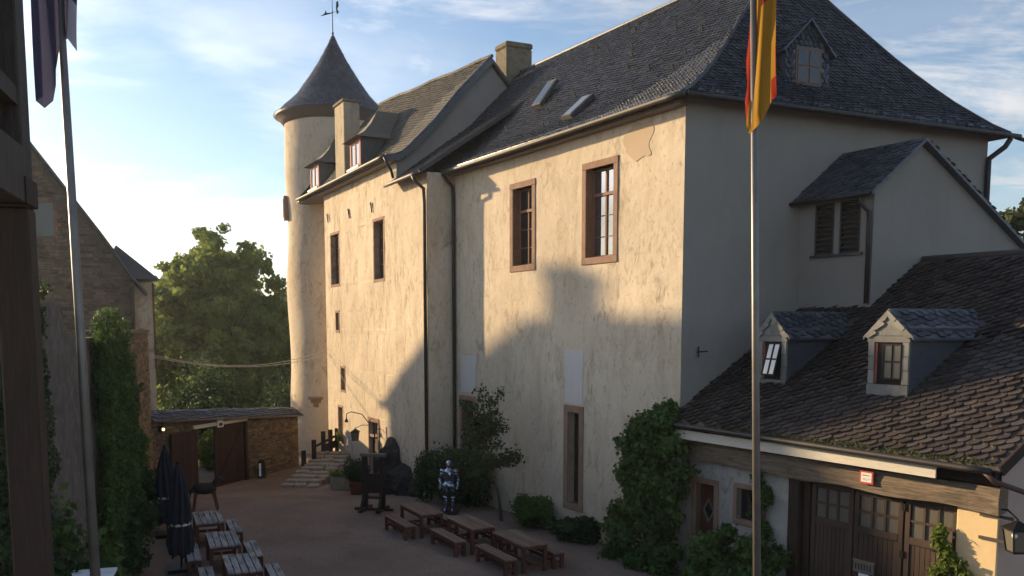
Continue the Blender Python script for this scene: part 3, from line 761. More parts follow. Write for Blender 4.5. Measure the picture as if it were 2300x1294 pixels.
def P_wN(u, v): q = qw(v); t = 2.95 + u * (tr_(q) - 2.95); return FW.P(t, -.5 + q * (srw(t) + .5), wz(q))
wroof = sheet(P_wN, 0, 1, 0, WL, 16, 10, .14).build('roof', 'slatemoss_rand', wing)
slates(wroof, P_w, 2.9, 16.8, 0, WL, .22, .16, 'slatemoss', theta=.2, parts=300, inside=lambda t, v: t < tr_(qw(v)) - .02, mirror=-1)
def P_wb(u, v): q = qw(v); t = 2.95 + u * (tr_(q) - 2.95); return FW.P(t, 9.0 - q * (9.0 - srw(t)), wz(q))
sheet(P_wb, 0, 1, 0, WL, 6, 6, .14).build('rear_roof', 'slatemoss_rand', wing)
MB().add([FW.p(16.7, -.5, ZW0), FW.p(16.7, 9, ZW0), FW.p(12.5, 2.7, ZW1)], [(0, 1, 2)]).build('hip_roof', 'slate_rand', wing)
MB().tube([FW.p(2.9 + i * .96, float(srw(2.9 + i * .96)), ZW1 + .03 + .03 * math.sin(i * 1.7)) for i in range(11)], .08, 6).build('ridge_cap', 'slatemoss_rand', wroof)
# gable wall above the link roof, and its dark verge
gp = [(0, 11.5), (0, 13.1), (.35, 13.25), (1.03, 13.92), (1.82, 14.7), (2.84, 15.95), (4.2, 17.4), (8.3, 13.1), (8.3, 11.5)]
MB().prism([FW.p(3.15, s, z) for s, z in gp], tuple(np.array(FW.p(.35, 0, 0)) - np.array(FW.p(0, 0, 0)))).build('gable_wall', 'plaster_grey', wing)
vp = [FW.p(2.98, -.5 + q * 4.7, float(wz(q)) - .1) for q in np.linspace(0, 1, 14)]
m = MB()
for a, b in zip(vp[:-1], vp[1:]): m.beam(a, b, .1, .3)
m.build('verge_board', 'slate_rand', wroof)
gutter(wing, [FW.p(2.9 + i * .7, -.6, 13.12) for i in range(20)])
MB().bx(FW, 3.15, 13.3, -.38, -.01, 12.97, 13.03).build('soffit_board', 'timber_weathered', wing)
MB().bx(FW, 13.3, 16.6, -.42, .9, 12.97, 13.03).build('soffit_board', 'timber_weathered', wing)
MB().tube([FW.p(2.9, -.6, 13.08), FW.p(2.88, -.5, 12.85), FW.p(3.0, -.28, 12.6), FW.p(3.0, -.2, 12.3)], .055, 8).build('downpipe', 'pipe_dark', wing, smooth=True)
# shed roof of the link, dying into the hall roof
l0, l1, l2, l3 = [np.array(x) for x in (FK.p(11.95, -1.42, 12.05), FK.p(11.95, 2.85, 14.98), FW.p(3.2, -.42, 12.05), FW.p(3.2, 3.6, 14.98))]
LL = np.linalg.norm(l1 - l0); LU = np.linalg.norm(l2 - l0)
def P_l(u, v):
    a = (u / LU)[:, None]; b = (v / LL)[:, None]
    return (l0 * (1 - a) + l2 * a) * (1 - b) + (l1 * (1 - a) + l3 * a) * b
lr = sheet(P_l, 0, LU, 0, LL, 4, 6, .08).build('link_roof', 'slate_rand', wing)
slates(lr, P_l, 0, LU, 0, LL, .21, .155, 'slate', theta=.2, mirror=-1)
MB().beam(l0 + np.array([0, 0, .05]), l1 + np.array([0, 0, .03]), .05, .08).build('verge_board', 'zinc', lr)
gutter(wing, [tuple(l0 + (l2 - l0) * i / 5 + np.array([-.06, -.04, -.05])) for i in range(6)])
MB().tube([FW.p(.28, -.5, 12.0), FW.p(.2, -.42, 11.75), FW.p(.1, -.12, 11.5), FW.p(.1, -.1, 11.0), FW.p(.1, -.1, -.3)], .065, 8).build('downpipe', 'pipe_dark', wing, smooth=True)
# wing chimney
wc = MB().bx(FW, 10.15, 11.6, .12, .9, 13.2, 16.95).build('chimney', 'plaster_old', wing, bevel=.04)
MB().bx(FW, 10.08, 11.67, .05, .97, 16.952, 17.08).build('chimney_cap', 'chimneystone', wc, bevel=.03)
def wing_dormer(t0, t1):
    z0, z1 = 13.3, 14.92; tm = (t0 + t1) / 2; s0 = .12
    d = MB().bx(FW, t0 - .14, t1 + .14, s0, 2.6, z0, z1); o = d.build('dormer', 'slate_rand', wing)
    f = MB(); f.bx(FW, t0 - .1, t0 + .1, s0 - .05, s0 + .02, 13.62, 14.86); f.bx(FW, t1 - .1, t1 + .1, s0 - .05, s0 + .02, 13.62, 14.86)
    f.bx(FW, t0 + .1, t1 - .1, s0 - .05, s0 + .02, 14.66, 14.86); f.bx(FW, t0 + .1, t1 - .1, s0 - .05, s0 + .02, 13.62, 13.74); f.bx(FW, tm - .06, tm + .06, s0 - .045, s0 + .02, 13.74, 14.66)
    f.build('window_frame', 'window_red', o)
    for i in range(2): MB().bx(FW, t0 + .1 + i * (t1 - t0) / 2 - .04 * i, tm - .06 + i * (t1 - t0) / 2 - .04 * i, s0 - .02, s0 + .01, 13.74, 14.66).build('pane', 'glass', o)
    MB().bx(FW, t0 - .15, t1 + .15, s0 - .2, s0, 13.52, 13.6).build('sill', 'white_paint', o)
    e = .3; zr = 16.25                                      # flared hipped roof
    a0, a1 = t0 - .14 - e, t1 + .14 + e; sf = s0 - .32
    def ringp(k): 
        f_ = [0, .35, .7, 1][k]; zf = [0, .2, .55, 1][k]
        return a0 + (tm - a0) * f_, a1 + (tm - a1) * f_, sf + (1.15 - sf) * f_, z1 - .1 + (zr - z1 + .1) * zf
    r = MB(); vs = []
    for k_ in range(4):
        x0, x1, sv, z = ringp(k_); vs += [FW.p(x0, 3.2, z), FW.p(x0, sv, z), FW.p(x1, sv, z), FW.p(x1, 3.2, z)]
    fs = []
    for k_ in range(3):
        b = k_ * 4; fs += [(b, b + 1, b + 5, b + 4), (b + 1, b + 2, b + 6, b + 5), (b + 2, b + 3, b + 7, b + 6)]
    fs += [(0, 3, 2, 1)]
    r.add(vs, fs).build('dormer_roof', 'slatemoss_rand', o)
wing_dormer(7.8, 9.1); wing_dormer(14.4, 15.8)

# ================================================================== ROUND TOWER
TC = (-10.0, 49.0); TZ = 0.
tower = empty('round_tower', (*TC, -1), 'round plastered tower with pointed slate roof and weathervane', 'tower')
prof = [(2.74 + .05 * math.sin(z * .9), z) for z in np.linspace(-1.5, 17.9, 44)]
MB().lathe((*TC, 0), prof, 64, .09).build('wall', 'plaster', tower, smooth=True)
cz = [18.03, 18.2, 18.54, 18.92, 19.27, 19.94, 20.4, 21.15, 21.48, 22.2, 22.66]; cr = [3.33, 3.08, 2.76, 2.35, 2.01, 1.55, 1.24, .775, .6, .22, .03]
MB().lathe((*TC, 0), [(2.7, 17.8)] + list(zip(cr, cz)), 48).build('roof', 'slate_rand', tower, smooth=True)
troof = tower.children[-1] if tower.children else tower
Lc = np.concatenate([[0], np.cumsum(np.hypot(np.diff(cr), np.diff(cz)))])
def cone_slates():
    V, T = [], []; k = 6; v = 0.03
    while v < Lc[-1] - .15:
        r0 = float(np.interp(v, Lc, cr)); n = max(6, int(2 * math.pi * r0 / .24)); h = .17
        r1, z1_ = float(np.interp(v + h * 1.25, Lc, cr)), float(np.interp(v + h * 1.25, Lc, cz)); rm, zm = float(np.interp(v + h * .4, Lc, cr)), float(np.interp(v + h * .4, Lc, cz)); z0_ = float(np.interp(v, Lc, cz))
        off = random.random(); w = 2 * math.pi / n * .48
        for i in range(n):
            t = (i + off) / n * 2 * math.pi; j = random.uniform(.012, .03)
            q = [(r1, z1_, -w, .004), (rm, zm, -w, j), (r0, z0_, -w * .3, j), (r0, z0_, w * .5, j), (rm, zm, w, j), (r1, z1_, w, .004)]
            V.append([(TC[0] + (r + j_ + .01) * math.cos(t + dw_), TC[1] + (r + j_ + .01) * math.sin(t + dw_), z_ + j_ * .7) for r, z_, dw_, j_ in q]); T.append(random.random())
        v += h
    V = np.array(V); N = len(V); ff = np.arange(N * k); np_mesh('slate_covering', V.reshape(-1, 3), ff, np.arange(N) * k, np.array(T), 'slate_tint', troof)
cone_slates()
MB().lathe((*TC, 0), [(2.78, 17.55), (2.95, 17.75), (3.2, 17.98), (3.3, 18.03), (3.1, 18.06), (2.7, 18.05)], 48).build('eave_moulding', 'timber_weathered', tower, smooth=True)
vane = MB().tube([(TC[0], TC[1], 22.4), (TC[0], TC[1], 24.55)], [.035, .015], 6); vane.ball((TC[0], TC[1], 22.72), .07, 8, 6); vane.ball((TC[0], TC[1], 23.85), .05, 8, 6)
vo = vane.build('finial', 'iron', tower)
MB().tube([(TC[0] - .62, TC[1] - .1, 23.62), (TC[0] - .36, TC[1] - .06, 23.74), (TC[0], TC[1], 23.82)], [.012, .05, .02], 6).prism([(TC[0] - .45, TC[1] - .08, 23.72), (TC[0] - .3, TC[1] - .05, 23.72), (TC[0] - .34, TC[1] - .06, 23.95)], (0, .02, 0)).build('arrow', 'iron', vo)
MB().prism([(TC[0] + .22, TC[1], 24.4), (TC[0] + .32, TC[1], 24.48), (TC[0] + .36, TC[1], 24.2), (TC[0] + .27, TC[1], 24.05), (TC[0] + .36, TC[1], 23.85), (TC[0] + .24, TC[1], 23.75), (TC[0] + .2, TC[1], 24.1)], (0, .02, 0)).tube([(TC[0], TC[1], 23.85), (TC[0] + .3, TC[1], 23.9)], .012, 5).build('banner', 'iron', vo)
ft = Fr((TC[0] - 2.62, TC[1] - .95), (.33, -.94), (.94, .33))
MB().bx(ft, -.32, .32, -.12, .3, 12.35, 13.65).build('window', 'sandstone', tower, bevel=.02)
MB().bx(ft, -.2, .2, -.14, .0, 12.5, 13.5).build('pane', 'dark_void', tower)
fc = Fr((TC[0] - .75, TC[1] - 2.62), (.96, -.27), (.27, .96))
m = MB(); m.bx(fc, -.42, .42, -.22, .3, 2.45, 2.6); m.bx(fc, -.3, .3, -.16, .3, 2.25, 2.45); m.bx(fc, -.18, .18, -.1, .3, 2.0, 2.25); m.build('corbel', 'sandstone', tower, bevel=.03)

# ================================================================== ANNEX ON THE END WALL
annex = empty('gabled_annex', FK.p(-1.1, 6, 5), 'grey plastered gabled annex with two louvred openings above the garage roof', 'building')
FA = Fr(FK.p(0, 3.8, 0), (.543, -.84), (.84, .543))
L1, L2 = (.5, 1.1, 8.32, 9.66), (1.27, 1.88, 8.32, 9.66)
wall(FA, -.1, 2.25, 5.5, 9.98, [L1, L2], cut=.4, reveal=.2, amp=.01).build('wall', 'plaster_grey', annex)
FAG = Fr(FK.p(-2.25, 0, 0), E2, (-.397, .918))
ag = lambda s: np.interp(s, [3.8, 5.28, 9.6], [9.98, 11.12, 8.38])
wall(FAG, 3.8, 9.6, 5.5, 11.2, cut=.45, amp=.01, top=lambda s: float(ag(s))).build('gable_wall', 'plaster_grey', annex)
for L in (L1, L2):
    f = MB(); f.bx(FA, L[0], L[0] + .05, -.01, .12, L[2], L[3]); f.bx(FA, L[1] - .05, L[1], -.01, .12, L[2], L[3]); f.bx(FA, L[0] + .05, L[1] - .05, -.01, .12, L[3] - .05, L[3])
    sh = f.build('shutter', 'louvre', annex)
    for i in range(10):
        z = L[2] + .04 + i * .128
        MB().beam(FA.p(L[0] + .05, .06, z), FA.p(L[1] - .05, .06, z), .13, .025, (FA.ey[0] * -.6, FA.ey[1] * -.6, .8)).build('slat', 'louvre', sh)
MB().bx(FA, .4, 1.98, -.07, .1, 8.25, 8.315).build('sill', 'slate_rand', annex)
def P_a1(u, v): t = v / 2.15; return FK.P(.15 - u, 3.5 + t * 1.78, 9.78 + t * 1.44)
def P_a2(u, v): t = v / 5.3; return FK.P(-2.45 + u, 9.85 - t * 4.57, 8.32 + t * 2.9)
ar_ = sheet(P_a1, 0, 2.6, 0, 2.15, 3, 3, .1).build('roof', 'slate_rand', annex); slates(ar_, P_a1, 0, 2.6, 0, 2.15, .22, .16, 'slate', theta=.3, parts=300)
ar2 = sheet(P_a2, 0, 2.6, 0, 5.3, 3, 3, .1).build('roof', 'slate_rand', annex); slates(ar2, P_a2, 0, 2.6, 0, 5.3, .22, .16, 'slate', theta=.3)
MB().tube([FA.p(2.05, -.3, 9.68), FA.p(2.12, -.28, 9.45), FA.p(2.18, -.1, 9.3), FA.p(2.18, -.08, 9.0), FA.p(2.18, -.08, 7.0)], .06, 8).build('downpipe', 'pipe_dark', annex, smooth=True)
gutter(annex, [FK.p(.15, 3.45, 9.72), FK.p(-1.2, 3.45, 9.72), FK.p(-2.4, 3.45, 9.72)], .055, 'pipe_dark')
MB().beam(FE.p(.5, -.02, 5.75), FE.p(.5, -.45, 5.78), .03, .03).beam(FE.p(.5, -.06, 5.62), FE.p(.5, -.06, 5.9), .03, .03).build('iron_hook', 'iron', hall)

# ================================================================== GARAGE
gar = empty('carriage_house', FK.p(-4, 3, 0), 'low carriage house with slate roof, two dormers and wide wooden doors', 'building')
FG_ = Fr(K0, (.543, -.84), (.84, .543))                   # u runs from the hall corner towards the near end
GD, GW = (.62, 1.25, -.05, 2.42), (2.0, 2.52, 1.72, 2.5)
wall(FG_, 0, 3.55, -.2, 3.6, [GD, GW], cut=.25, amp=.02, v=.03).build('wall', 'plaster_white', gar)
window(gar, FG_, *GW, bw=.12, cols=2, rows=(.5,), v=.03, rec=.14, fmat='timber_dark')
m = MB(); m.bx(FG_, .48, .62, -.01, .3, -.1, 2.42); m.bx(FG_, 1.25, 1.39, -.01, .3, -.1, 2.42); m.bx(FG_, .48, 1.39, -.014, .3, 2.42, 2.57)
gd = m.build('doorway', 'sandstone', gar, bevel=.012)
MB().bx(FG_, .625, 1.245, .2, .26, -.05, 2.41).build('door', 'wood_red', gar)
FGD = lambda u, v, z: FG_.p(u, v, z)
cdx, cdz = .92, 1.72; rh = .24
m = MB(); q = [(cdx - .17, cdz), (cdx, cdz + .3), (cdx + .17, cdz), (cdx, cdz - .3)]
for i in range(4): m.beam(FG_.p(q[i][0], .19, q[i][1]), FG_.p(q[(i + 1) % 4][0], .19, q[(i + 1) % 4][1]), .045, .045)
dl = m.build('diamond_window', 'timber_weathered', gar)
MB().prism([FG_.p(x, .196, z) for x, z in q], tuple(np.array(FG_.p(0, .008, 0)) - np.array(FG_.p(0, 0, 0)))).build('pane', 'glass', dl)
MB().ball(FG_.p(1.19, .17, 1.65), .03, 8, 6).build('door_knob', 'steel_dark', gar)
# posts, beam and white fascia
for u0, u1 in ((3.56, 3.86), (3.9, 4.08)): MB().bx(FG_, u0, u1, -.04 + .1 * (u0 > 3.8), .2, -.1, 3.06).build('post', 'timber_dark', gar, bevel=.02)
bm_ = MB(); n = 28
for i in range(n + 1):
    u = .3 + (8.3 - .3) * i / n; w = mnoise.noise(Vector((u * .9, 1, 2))) * .05; w2 = mnoise.noise(Vector((u * 1.1, 5, 2))) * .05
    bm_.v += [FG_.p(u, -.16 + w2 * .6, 3.03 + w), FG_.p(u, -.19 + w2 * .6, 3.28 + w2), FG_.p(u, -.14 + w * .6, 3.5 + w2 * .5), FG_.p(u, .14, 3.5), FG_.p(u, .14, 3.05)]
for i in range(n):
    for k_ in range(5): bm_.f.append((i * 5 + k_, (i + 1) * 5 + k_, (i + 1) * 5 + (k_ + 1) % 5, i * 5 + (k_ + 1) % 5))
bm_.f += [(0, 1, 2, 3, 4), tuple(n * 5 + k_ for k_ in (4, 3, 2, 1, 0))]
bm_.build('lintel_beam', 'timber_beam', gar, rz=math.atan2(-.84, .543))
MB().bx(FG_, .1, 7.25, -.44, -.40, 3.57, 3.8).build('fascia', 'board_white', gar, rz=math.atan2(-.84, .543))
MB().bx(FG_, .1, 8.2, -.15, .2, 3.55, 3.9).build('wall_plate', 'timber_dark', gar)
MB().bx(FG_, 7.46, 8.24, -.02, .4, -.2, 3.06).build('pier', 'plaster_ochre', gar, bevel=.02)
FGE = Fr(FG_.p(8.24, 0, 0), E2, (-.397, .918))
wall(FGE, .0, 11, -.2, 3.9, cut=.5, v=.0, amp=.012).build('side_wall', 'plaster_pink', gar)
MB().add([FGE.p(0, 0.01, 3.88), FGE.p(11, .01, 3.88), FGE.p(5.5, .01, 7.95)], [(0, 1, 2)]).build('side_gable', 'plaster_pink', gar)
MB().add([FGE.p(11, 0, -.2), FGE.p(11, 8.2, -.2), FGE.p(11, 8.2, 3.9), FGE.p(11, 0, 3.9)], [(0, 1, 2, 3)]).build('rear_wall', 'plaster_ochre', gar)
# three door leaves of planks with small-paned lights
for u0, u1 in ((4.1, 5.16), (5.19, 6.31), (6.35, 7.44)):
    fz = 2.15; f = MB(); t = .11
    f.bx(FG_, u0, u0 + t, .1, .17, 0, 3.02); f.bx(FG_, u1 - t, u1, .1, .17, 0, 3.02); f.bx(FG_, u0 + t, u1 - t, .1, .17, 2.86, 3.02); f.bx(FG_, u0 + t, u1 - t, .095, .17, 2.05, 2.2)
    leaf = f.build('door_leaf', 'wood_door', gar, bevel=.008)
    npl = 8; w = (u1 - u0 - 2 * t) / npl
    for i in range(npl): MB().bx(FG_, u0 + t + i * w + .006, u0 + t + (i + 1) * w - .006, .125, .16, .02, 2.05).build('plank', 'wood_door', leaf)
    a, b = u0 + t, u1 - t; b3 = (b - a) / 3
    g = MB()
    for i in (1, 2): g.bx(FG_, a + i * b3 - .025, a + i * b3 + .025, .105, .16, 2.2, 2.86)
    for i in range(3): g.bx(FG_, a + i * b3 + .025 * (i > 0), a + (i + 1) * b3 - .025 * (i < 2), .11, .155, 2.505, 2.555)
    g.build('glazing_bar', 'wood_door', leaf)
    for i in range(3):
        for j in range(2): MB().bx(FG_, a + i * b3 + .02, a + (i + 1) * b3 - .02, .135, .141, 2.2 + j * .34, 2.52 + j * .34).build('pane', 'lantern_glass', leaf)
for z in (1.75, 2.72): MB().bx(FG_, 6.28, 6.36, .07, .1, z, z + .14).build('hinge', 'iron', gar)
# roof
def P_g(u, v): t = v / 7.27; return FK.P(.08 - u, -.48 + t * 5.98, 3.95 + t * 4.19 - .06 * np.sin(t * math.pi))
def P_gb(u, v): t = v / 7.27; return FK.P(.08 - u, 11.5 - t * 6.0, 3.95 + t * 4.19)
gr = sheet(P_g, 0, 8.6, 0, 7.27, 10, 10, .1).build('roof', 'slatebrown_rand', gar)
D1 = (1.42, 2.28, 1.13); D2 = (4.64, 5.58, .98)
def not_dormer(u, v):
    s = -.48 + v / 7.27 * 5.98; k_ = np.ones(len(u), bool)
    for a, b, s0 in (D1, D2): k_ &= ~((u - .08 > a + .03) & (u - .08 < b - .03) & (s > s0 + .12) & (s < s0 + 2.2))
    k_ &= ~((u > 0) & (u < 2.25) & (s > 3.85))
    k_ &= ~((u < .1) & (s > .0))
    return k_
slates(gr, P_g, 0, 8.6, 0.02, 7.2, .25, .175, 'slatebrown', theta=R(33), parts=300, inside=not_dormer, th=.02, mirror=1)
sheet(P_gb, 0, 8.6, 0, 7.27, 3, 3, .1).build('rear_roof', 'slatebrown_rand', gar)
MB().tube([FK.p(-2.3 - i * .8, 5.5, 8.17) for i in range(9)], .07, 6).build('ridge_cap', 'slatebrown_rand', gr)
pv = [P_g(np.array([8.62]), np.array([v]))[0] - np.array([0, 0, .07]) for v in np.linspace(0, 7.27, 8)]
m = MB()
for a, b in zip(pv[:-1], pv[1:]): m.beam(a, b, .05, .2)
m.build('verge_board', 'timber_dark', gr)
gutter(gar, [FK.p(.15 - i * .45, -.56, 3.93 - .004 * i) for i in range(20)], .065, 'pipe_dark')
for i in range(9): MB().beam(FK.p(-.5 - i * .9, -.56, 3.84), FK.p(-.5 - i * .9, -.3, 3.78), .02, .02).build('gutter_bracket', 'iron', gar)
MB().tube([FK.p(-8.3, -.56, 3.84), FK.p(-8.45, -.5, 3.68), FK.p(-8.8, 0.1, 3.42), FK.p(-9.2, .9, 3.2)], .05, 8).build('downpipe', 'pipe_rust', gar, smooth=True)
# moss along the gutter
C = np.array([P_g(np.array([random.uniform(1.5, 8.5)]), np.array([random.uniform(-.04, .1)]))[0] + np.array([0, 0, random.uniform(.0, .05)]) for _ in range(1500)])
leaves('moss', C, .035, 'leaf_wild', gr, 'stuff')
# dormers faced with grey slate slabs
def gar_dormer(u0, u1, s0, zb, zwin0, zwin1, zap, tilt):
    FD = Fr(FG_.p(0, 0, 0), (.543, -.84), E2)
    o = MB().prism([FD.p(u0 + .02, s0 + .03, zb - .1), FD.p(u1 - .02, s0 + .03, zb - .1), FD.p(u1 - .02, s0 + .03, zwin1 + .3), FD.p((u0 + u1) / 2, s0 + .03, zap - .08), FD.p(u0 + .02, s0 + .03, zwin1 + .3)],
                   tuple(np.array(FD.p(0, 2.5, 0)) - np.array(FD.p(0, 0, 0)))).build('dormer', 'slate_rand', gr)
    um = (u0 + u1) / 2; wj = .14; zl = zwin1
    def slab(poly, off=0., nm='slate_slab', th=.05):
        MB().prism([FD.p(u, s0 - off - th + .03, z) for u, z in poly], tuple(np.array(FD.p(0, th, 0)) - np.array(FD.p(0, 0, 0)))).build(nm, 'slategrey_rand', o)
    n = 3; h = (zwin1 - zwin0) / n
    for i in range(n):
        for a, b in ((u0, u0 + wj), (u1 - wj, u1)):
            slab([(a, zwin0 + i * h + .006), (b + random.uniform(-.01, .01), zwin0 + i * h + .006), (b, zwin0 + (i + 1) * h - .006), (a, zwin0 + (i + 1) * h - .006)], random.uniform(0, .012))
    slab([(u0 - .01, zwin0 - .24), (u1 + .01, zwin0 - .24), (u1 + .01, zwin0 - .01), (u0 - .01, zwin0 - .01)], .02)
    slab([(u0 - .03, zl), (um - .12, zl), (um - .05, zl + .13), (u0 - .03, zl + .13)], .01); slab([(um - .11, zl), (u1 + .03, zl), (u1 + .03, zl + .13), (um - .04, zl + .13)], .02)
    z2 = zl + .14; zt = zap; sl2 = (zt - z2 + .03) / (u1 - um + .12)
    for r_ in range(3):                                   # gable courses
        za, zb_ = z2 + r_ * .13, z2 + (r_ + 1) * .13 + .02; hw = (zt - za) / sl2 - .05; hw2 = max(.02, (zt - zb_) / sl2 - .05)
        if hw < .06: break
        slab([(um - hw, za), (um - hw * .15, za), (um + .0 - hw * .05, zb_), (um - hw2, zb_)], .012 + .004 * r_); slab([(um - hw * .12, za), (um + hw, za), (um + hw2, zb_), (um - hw * .02, zb_)], .022 + .004 * r_)
    e = .12                                               # barge slates, scalloped lower ends
    for sg in (-1, 1):
        ue = um + sg * (u1 - um + e); ze = z2 - .03; N_ = 3
        for i in range(N_):
            f0, f1 = i / N_, (i + 1) / N_ + .04; A = (ue + (um - ue) * f0, ze + (zt - ze) * f0); B = (ue + (um - ue) * min(1, f1), ze + (zt - ze) * min(1, f1))
            slab([A, (A[0] - sg * .05, A[1] - .055 * (i > 0)), (A[0] - sg * .13, A[1] - .03), (B[0] - sg * .1 * (i < 2), B[1] - .13), B], .045 + .01 * i, 'barge_slate')
    # opening with inner casement
    MB().bx(FD, u0 + wj, u1 - wj, s0 + .005, s0 + .02, zwin0, zwin1).build('opening', 'dark_void', o)
    MB().bx(FD, u0 + wj + .005, u0 + wj + .07, s0 - .012, s0 + .001, zwin0 + .02, zwin1 - .02).build('casement_edge', 'red_strip', o)
    ca, cb = um - .1, u1 - wj - .02
    z0, z1 = zwin0 + .12, zwin1 - .05
    for i in range(2):
        for j in range(2):
            aa, bb = ca + (cb - ca) * i / 2 + .02, ca + (cb - ca) * (i + 1) / 2 - .02; c0, c1 = z0 + (z1 - z0) * j / 2 + .02, z0 + (z1 - z0) * (j + 1) / 2 - .02
            y = lambda z: s0 - .03 - tilt * (z1 - z)
            MB().add([FD.p(aa, y(c0), c0), FD.p(bb, y(c0), c0), FD.p(bb, y(c1), c1), FD.p(aa, y(c1), c1)], [(0, 1, 2, 3)]).build('pane', 'glass_bright' if tilt else 'lantern_glass', o)
    m = MB(); y = lambda z: s0 - .034 - tilt * (z1 - z)
    for f_ in (0, .5, 1): m.beam(FD.p(ca + (cb - ca) * f_, y(z0), z0), FD.p(ca + (cb - ca) * f_, y(z1), z1), .03, .03); m.beam(FD.p(ca, y(z0 + (z1 - z0) * f_), z0 + (z1 - z0) * f_), FD.p(cb, y(z0 + (z1 - z0) * f_), z0 + (z1 - z0) * f_), .03, .03)
    m.build('casement', 'timber_dark', o)
    # roof
    for sg in (-1, 1):
        ue = um + sg * (u1 - um + e); ze = z2 - .05; L = math.hypot(ue - um, zap + .03 - ze)
        Pd = (lambda ue_, ze_, L_: lambda u, v: FD.P(ue_ + (um - ue_) * v / L_, s0 - .06 + u, ze_ + (zap + .04 - ze_) * v / L_))(ue, ze, L)
        ro = sheet(Pd, 0, 2.6, 0, L, 2, 2, .05).build('dormer_roof', 'slate_rand', o)
        slates(ro, Pd, 0, 2.6, 0, L, .24, .15, 'slate', theta=.25 * sg)
    MB().bx(FD, u1 - .015, u1 + .03, s0 + .12, s0 + 1.5, zwin1 + .1, zwin1 + .2).build('eave_strip', 'red_strip', o)
gar_dormer(*D1, 5.0, 5.12, 6.05, 6.75, .26)
gar_dormer(*D2, 4.9, 5.18, 6.08, 6.76, 0.)
# ================================================================== GABLED STONE HOUSE ON THE LEFT
house = empty('gabled_house', FK.p(28, -13, 0), 'dark stone house with steep gable and a chimney on its ridge', 'building')
AN, AF = 23.6, 33.9
GP = [(-9.4, -1), (-9.4, 8.6), (-10.1, 9.8), (-13.5, 14.65), (-15.5, 9.0), (-15.5, -1)]  # unseen far half trimmed narrow to let sun onto the carriage house
MB().prism([FK.p(AN, s, z) for s, z in GP], tuple(np.array(FK.p(AF - AN, 0, 0)) - np.array(FK.p(0, 0, 0)))).build('wall', 'mortar_grey', house)
FH = Fr(FK.p(AN, 0, 0), (-E2[0], -E2[1]), (-.397, .918))     # u = distance from the hall side, v inward
htop = lambda u: float(np.interp(u, [9.4, 10.1, 13.5, 15.5], [8.6, 9.75, 14.55, 8.9]))
HW = (12.3, 12.95, 10.3, 11.7)
masonry(house, FH, 9.4, 15.5, 4.5, 14.4, 'rubblegrey', 300, -.004, .1, .2, .2, .55, [HW], htop)
MB().bx(FH, HW[0], HW[1], -.01, .05, HW[2], HW[3]).build('window', 'glass', house)
for i in range(9):
    w = .12 + .12 * (i % 2); MB().bx(FH, HW[0] - w - .01, HW[0] - .01, -.05, .05, HW[2] - .1 + i * .17, HW[2] + .06 + i * .17).build('quoin', 'rubble_rand' if i % 3 else 'brick_red', house)
for i in range(4): MB().bx(FH, HW[0] + i * .17, HW[0] + .16 + i * .17, -.05, .05, HW[3] + .02, HW[3] + .2).build('quoin', 'rubble_rand', house)
RP = np.array([(-8.75, 7.95), (-9.4, 8.77), (-10.1, 9.95), (-13.5, 14.85)]); LR = np.concatenate([[0], np.cumsum(np.hypot(*np.diff(RP, axis=0).T))])
def P_h(u, v): return FK.P(AN - .2 + u, np.interp(v, LR, RP[:, 0]), np.interp(v, LR, RP[:, 1]))
def P_h2(u, v): t = v / LR[-1]; return FK.P(AN - .2 + u, -15.85 + t * 2.35, 8.2 + t * 6.65)  # unseen far slope, shaped steep so sunlight passes to the carriage house doors
hr = sheet(P_h, 0, AF - AN + .4, 0, LR[-1], 4, 8, .16).build('roof', 'slate_rand', house)
sheet(P_h2, 0, AF - AN + .4, 0, LR[-1], 4, 8, .16).build('roof', 'slate_rand', house)
hc = MB().bx(FK, 30.75, 32.1, -13.95, -13.05, 14.0, 15.95).build('chimney', 'chimneystone', house, bevel=.04)
MB().bx(FK, 30.65, 32.35, -14.0, -13.0, 15.952, 16.2).build('chimney_cap', 'chimneystone', hc)
MB().prism([FK.p(30.75, -13.5, 14.6), FK.p(30.75, -13.5, 15.6), FK.p(29.9, -13.5, 15.0), FK.p(29.7, -13.5, 14.6)], tuple(np.array(FK.p(0, .5, 0)) - np.array(FK.p(0, 0, 0)))).build('chimney_shoulder', 'chimneystone', hc)
# timbered bay at its corner
bay = empty('timbered_bay', FK.p(25, -8.9, 0), 'half timbered bay with red brown frames at the corner of the stone house', 'building')
MB().bx(FK, 23.90, 27.10, -9.45, -8.45, 0, 8.4).build('wall', 'plaster_old', bay)
m = MB()
for z in (5.6, 6.9, 8.2): m.bx(FK, 23.85, 27.15, -8.46, -8.39, z, z + .16)
for a in (23.85, 24.7, 25.6, 27.0): m.bx(FK, a, a + .15, -8.47, -8.4, 4.5, 8.4)
m.build('timber_frame', 'wood_red', bay)
for a in (24.9, 25.85): MB().bx(FK, a, a + .6, -8.45, -8.41, 7.1, 8.1).build('pane', 'glass', bay)
MB().tube([FK.p(23.5, -9.3, 8.4), FK.p(23.5, -9.35, 8.1), FK.p(23.5, -9.35, 3)], .07, 8).build('downpipe', 'pipe_dark', bay, smooth=True)
MB().add([FK.p(23.55, -10.4, 8.65), FK.p(23.55, -8.15, 8.5), FK.p(27.4, -8.15, 8.5), FK.p(27.4, -10.4, 8.65), FK.p(24.5, -9.8, 10.1), FK.p(26.5, -9.3, 10.1)],
         [(0, 1, 4), (1, 2, 5, 4), (2, 3, 5), (3, 0, 4, 5), (0, 3, 2, 1)]).build('roof', 'slate_rand', bay)

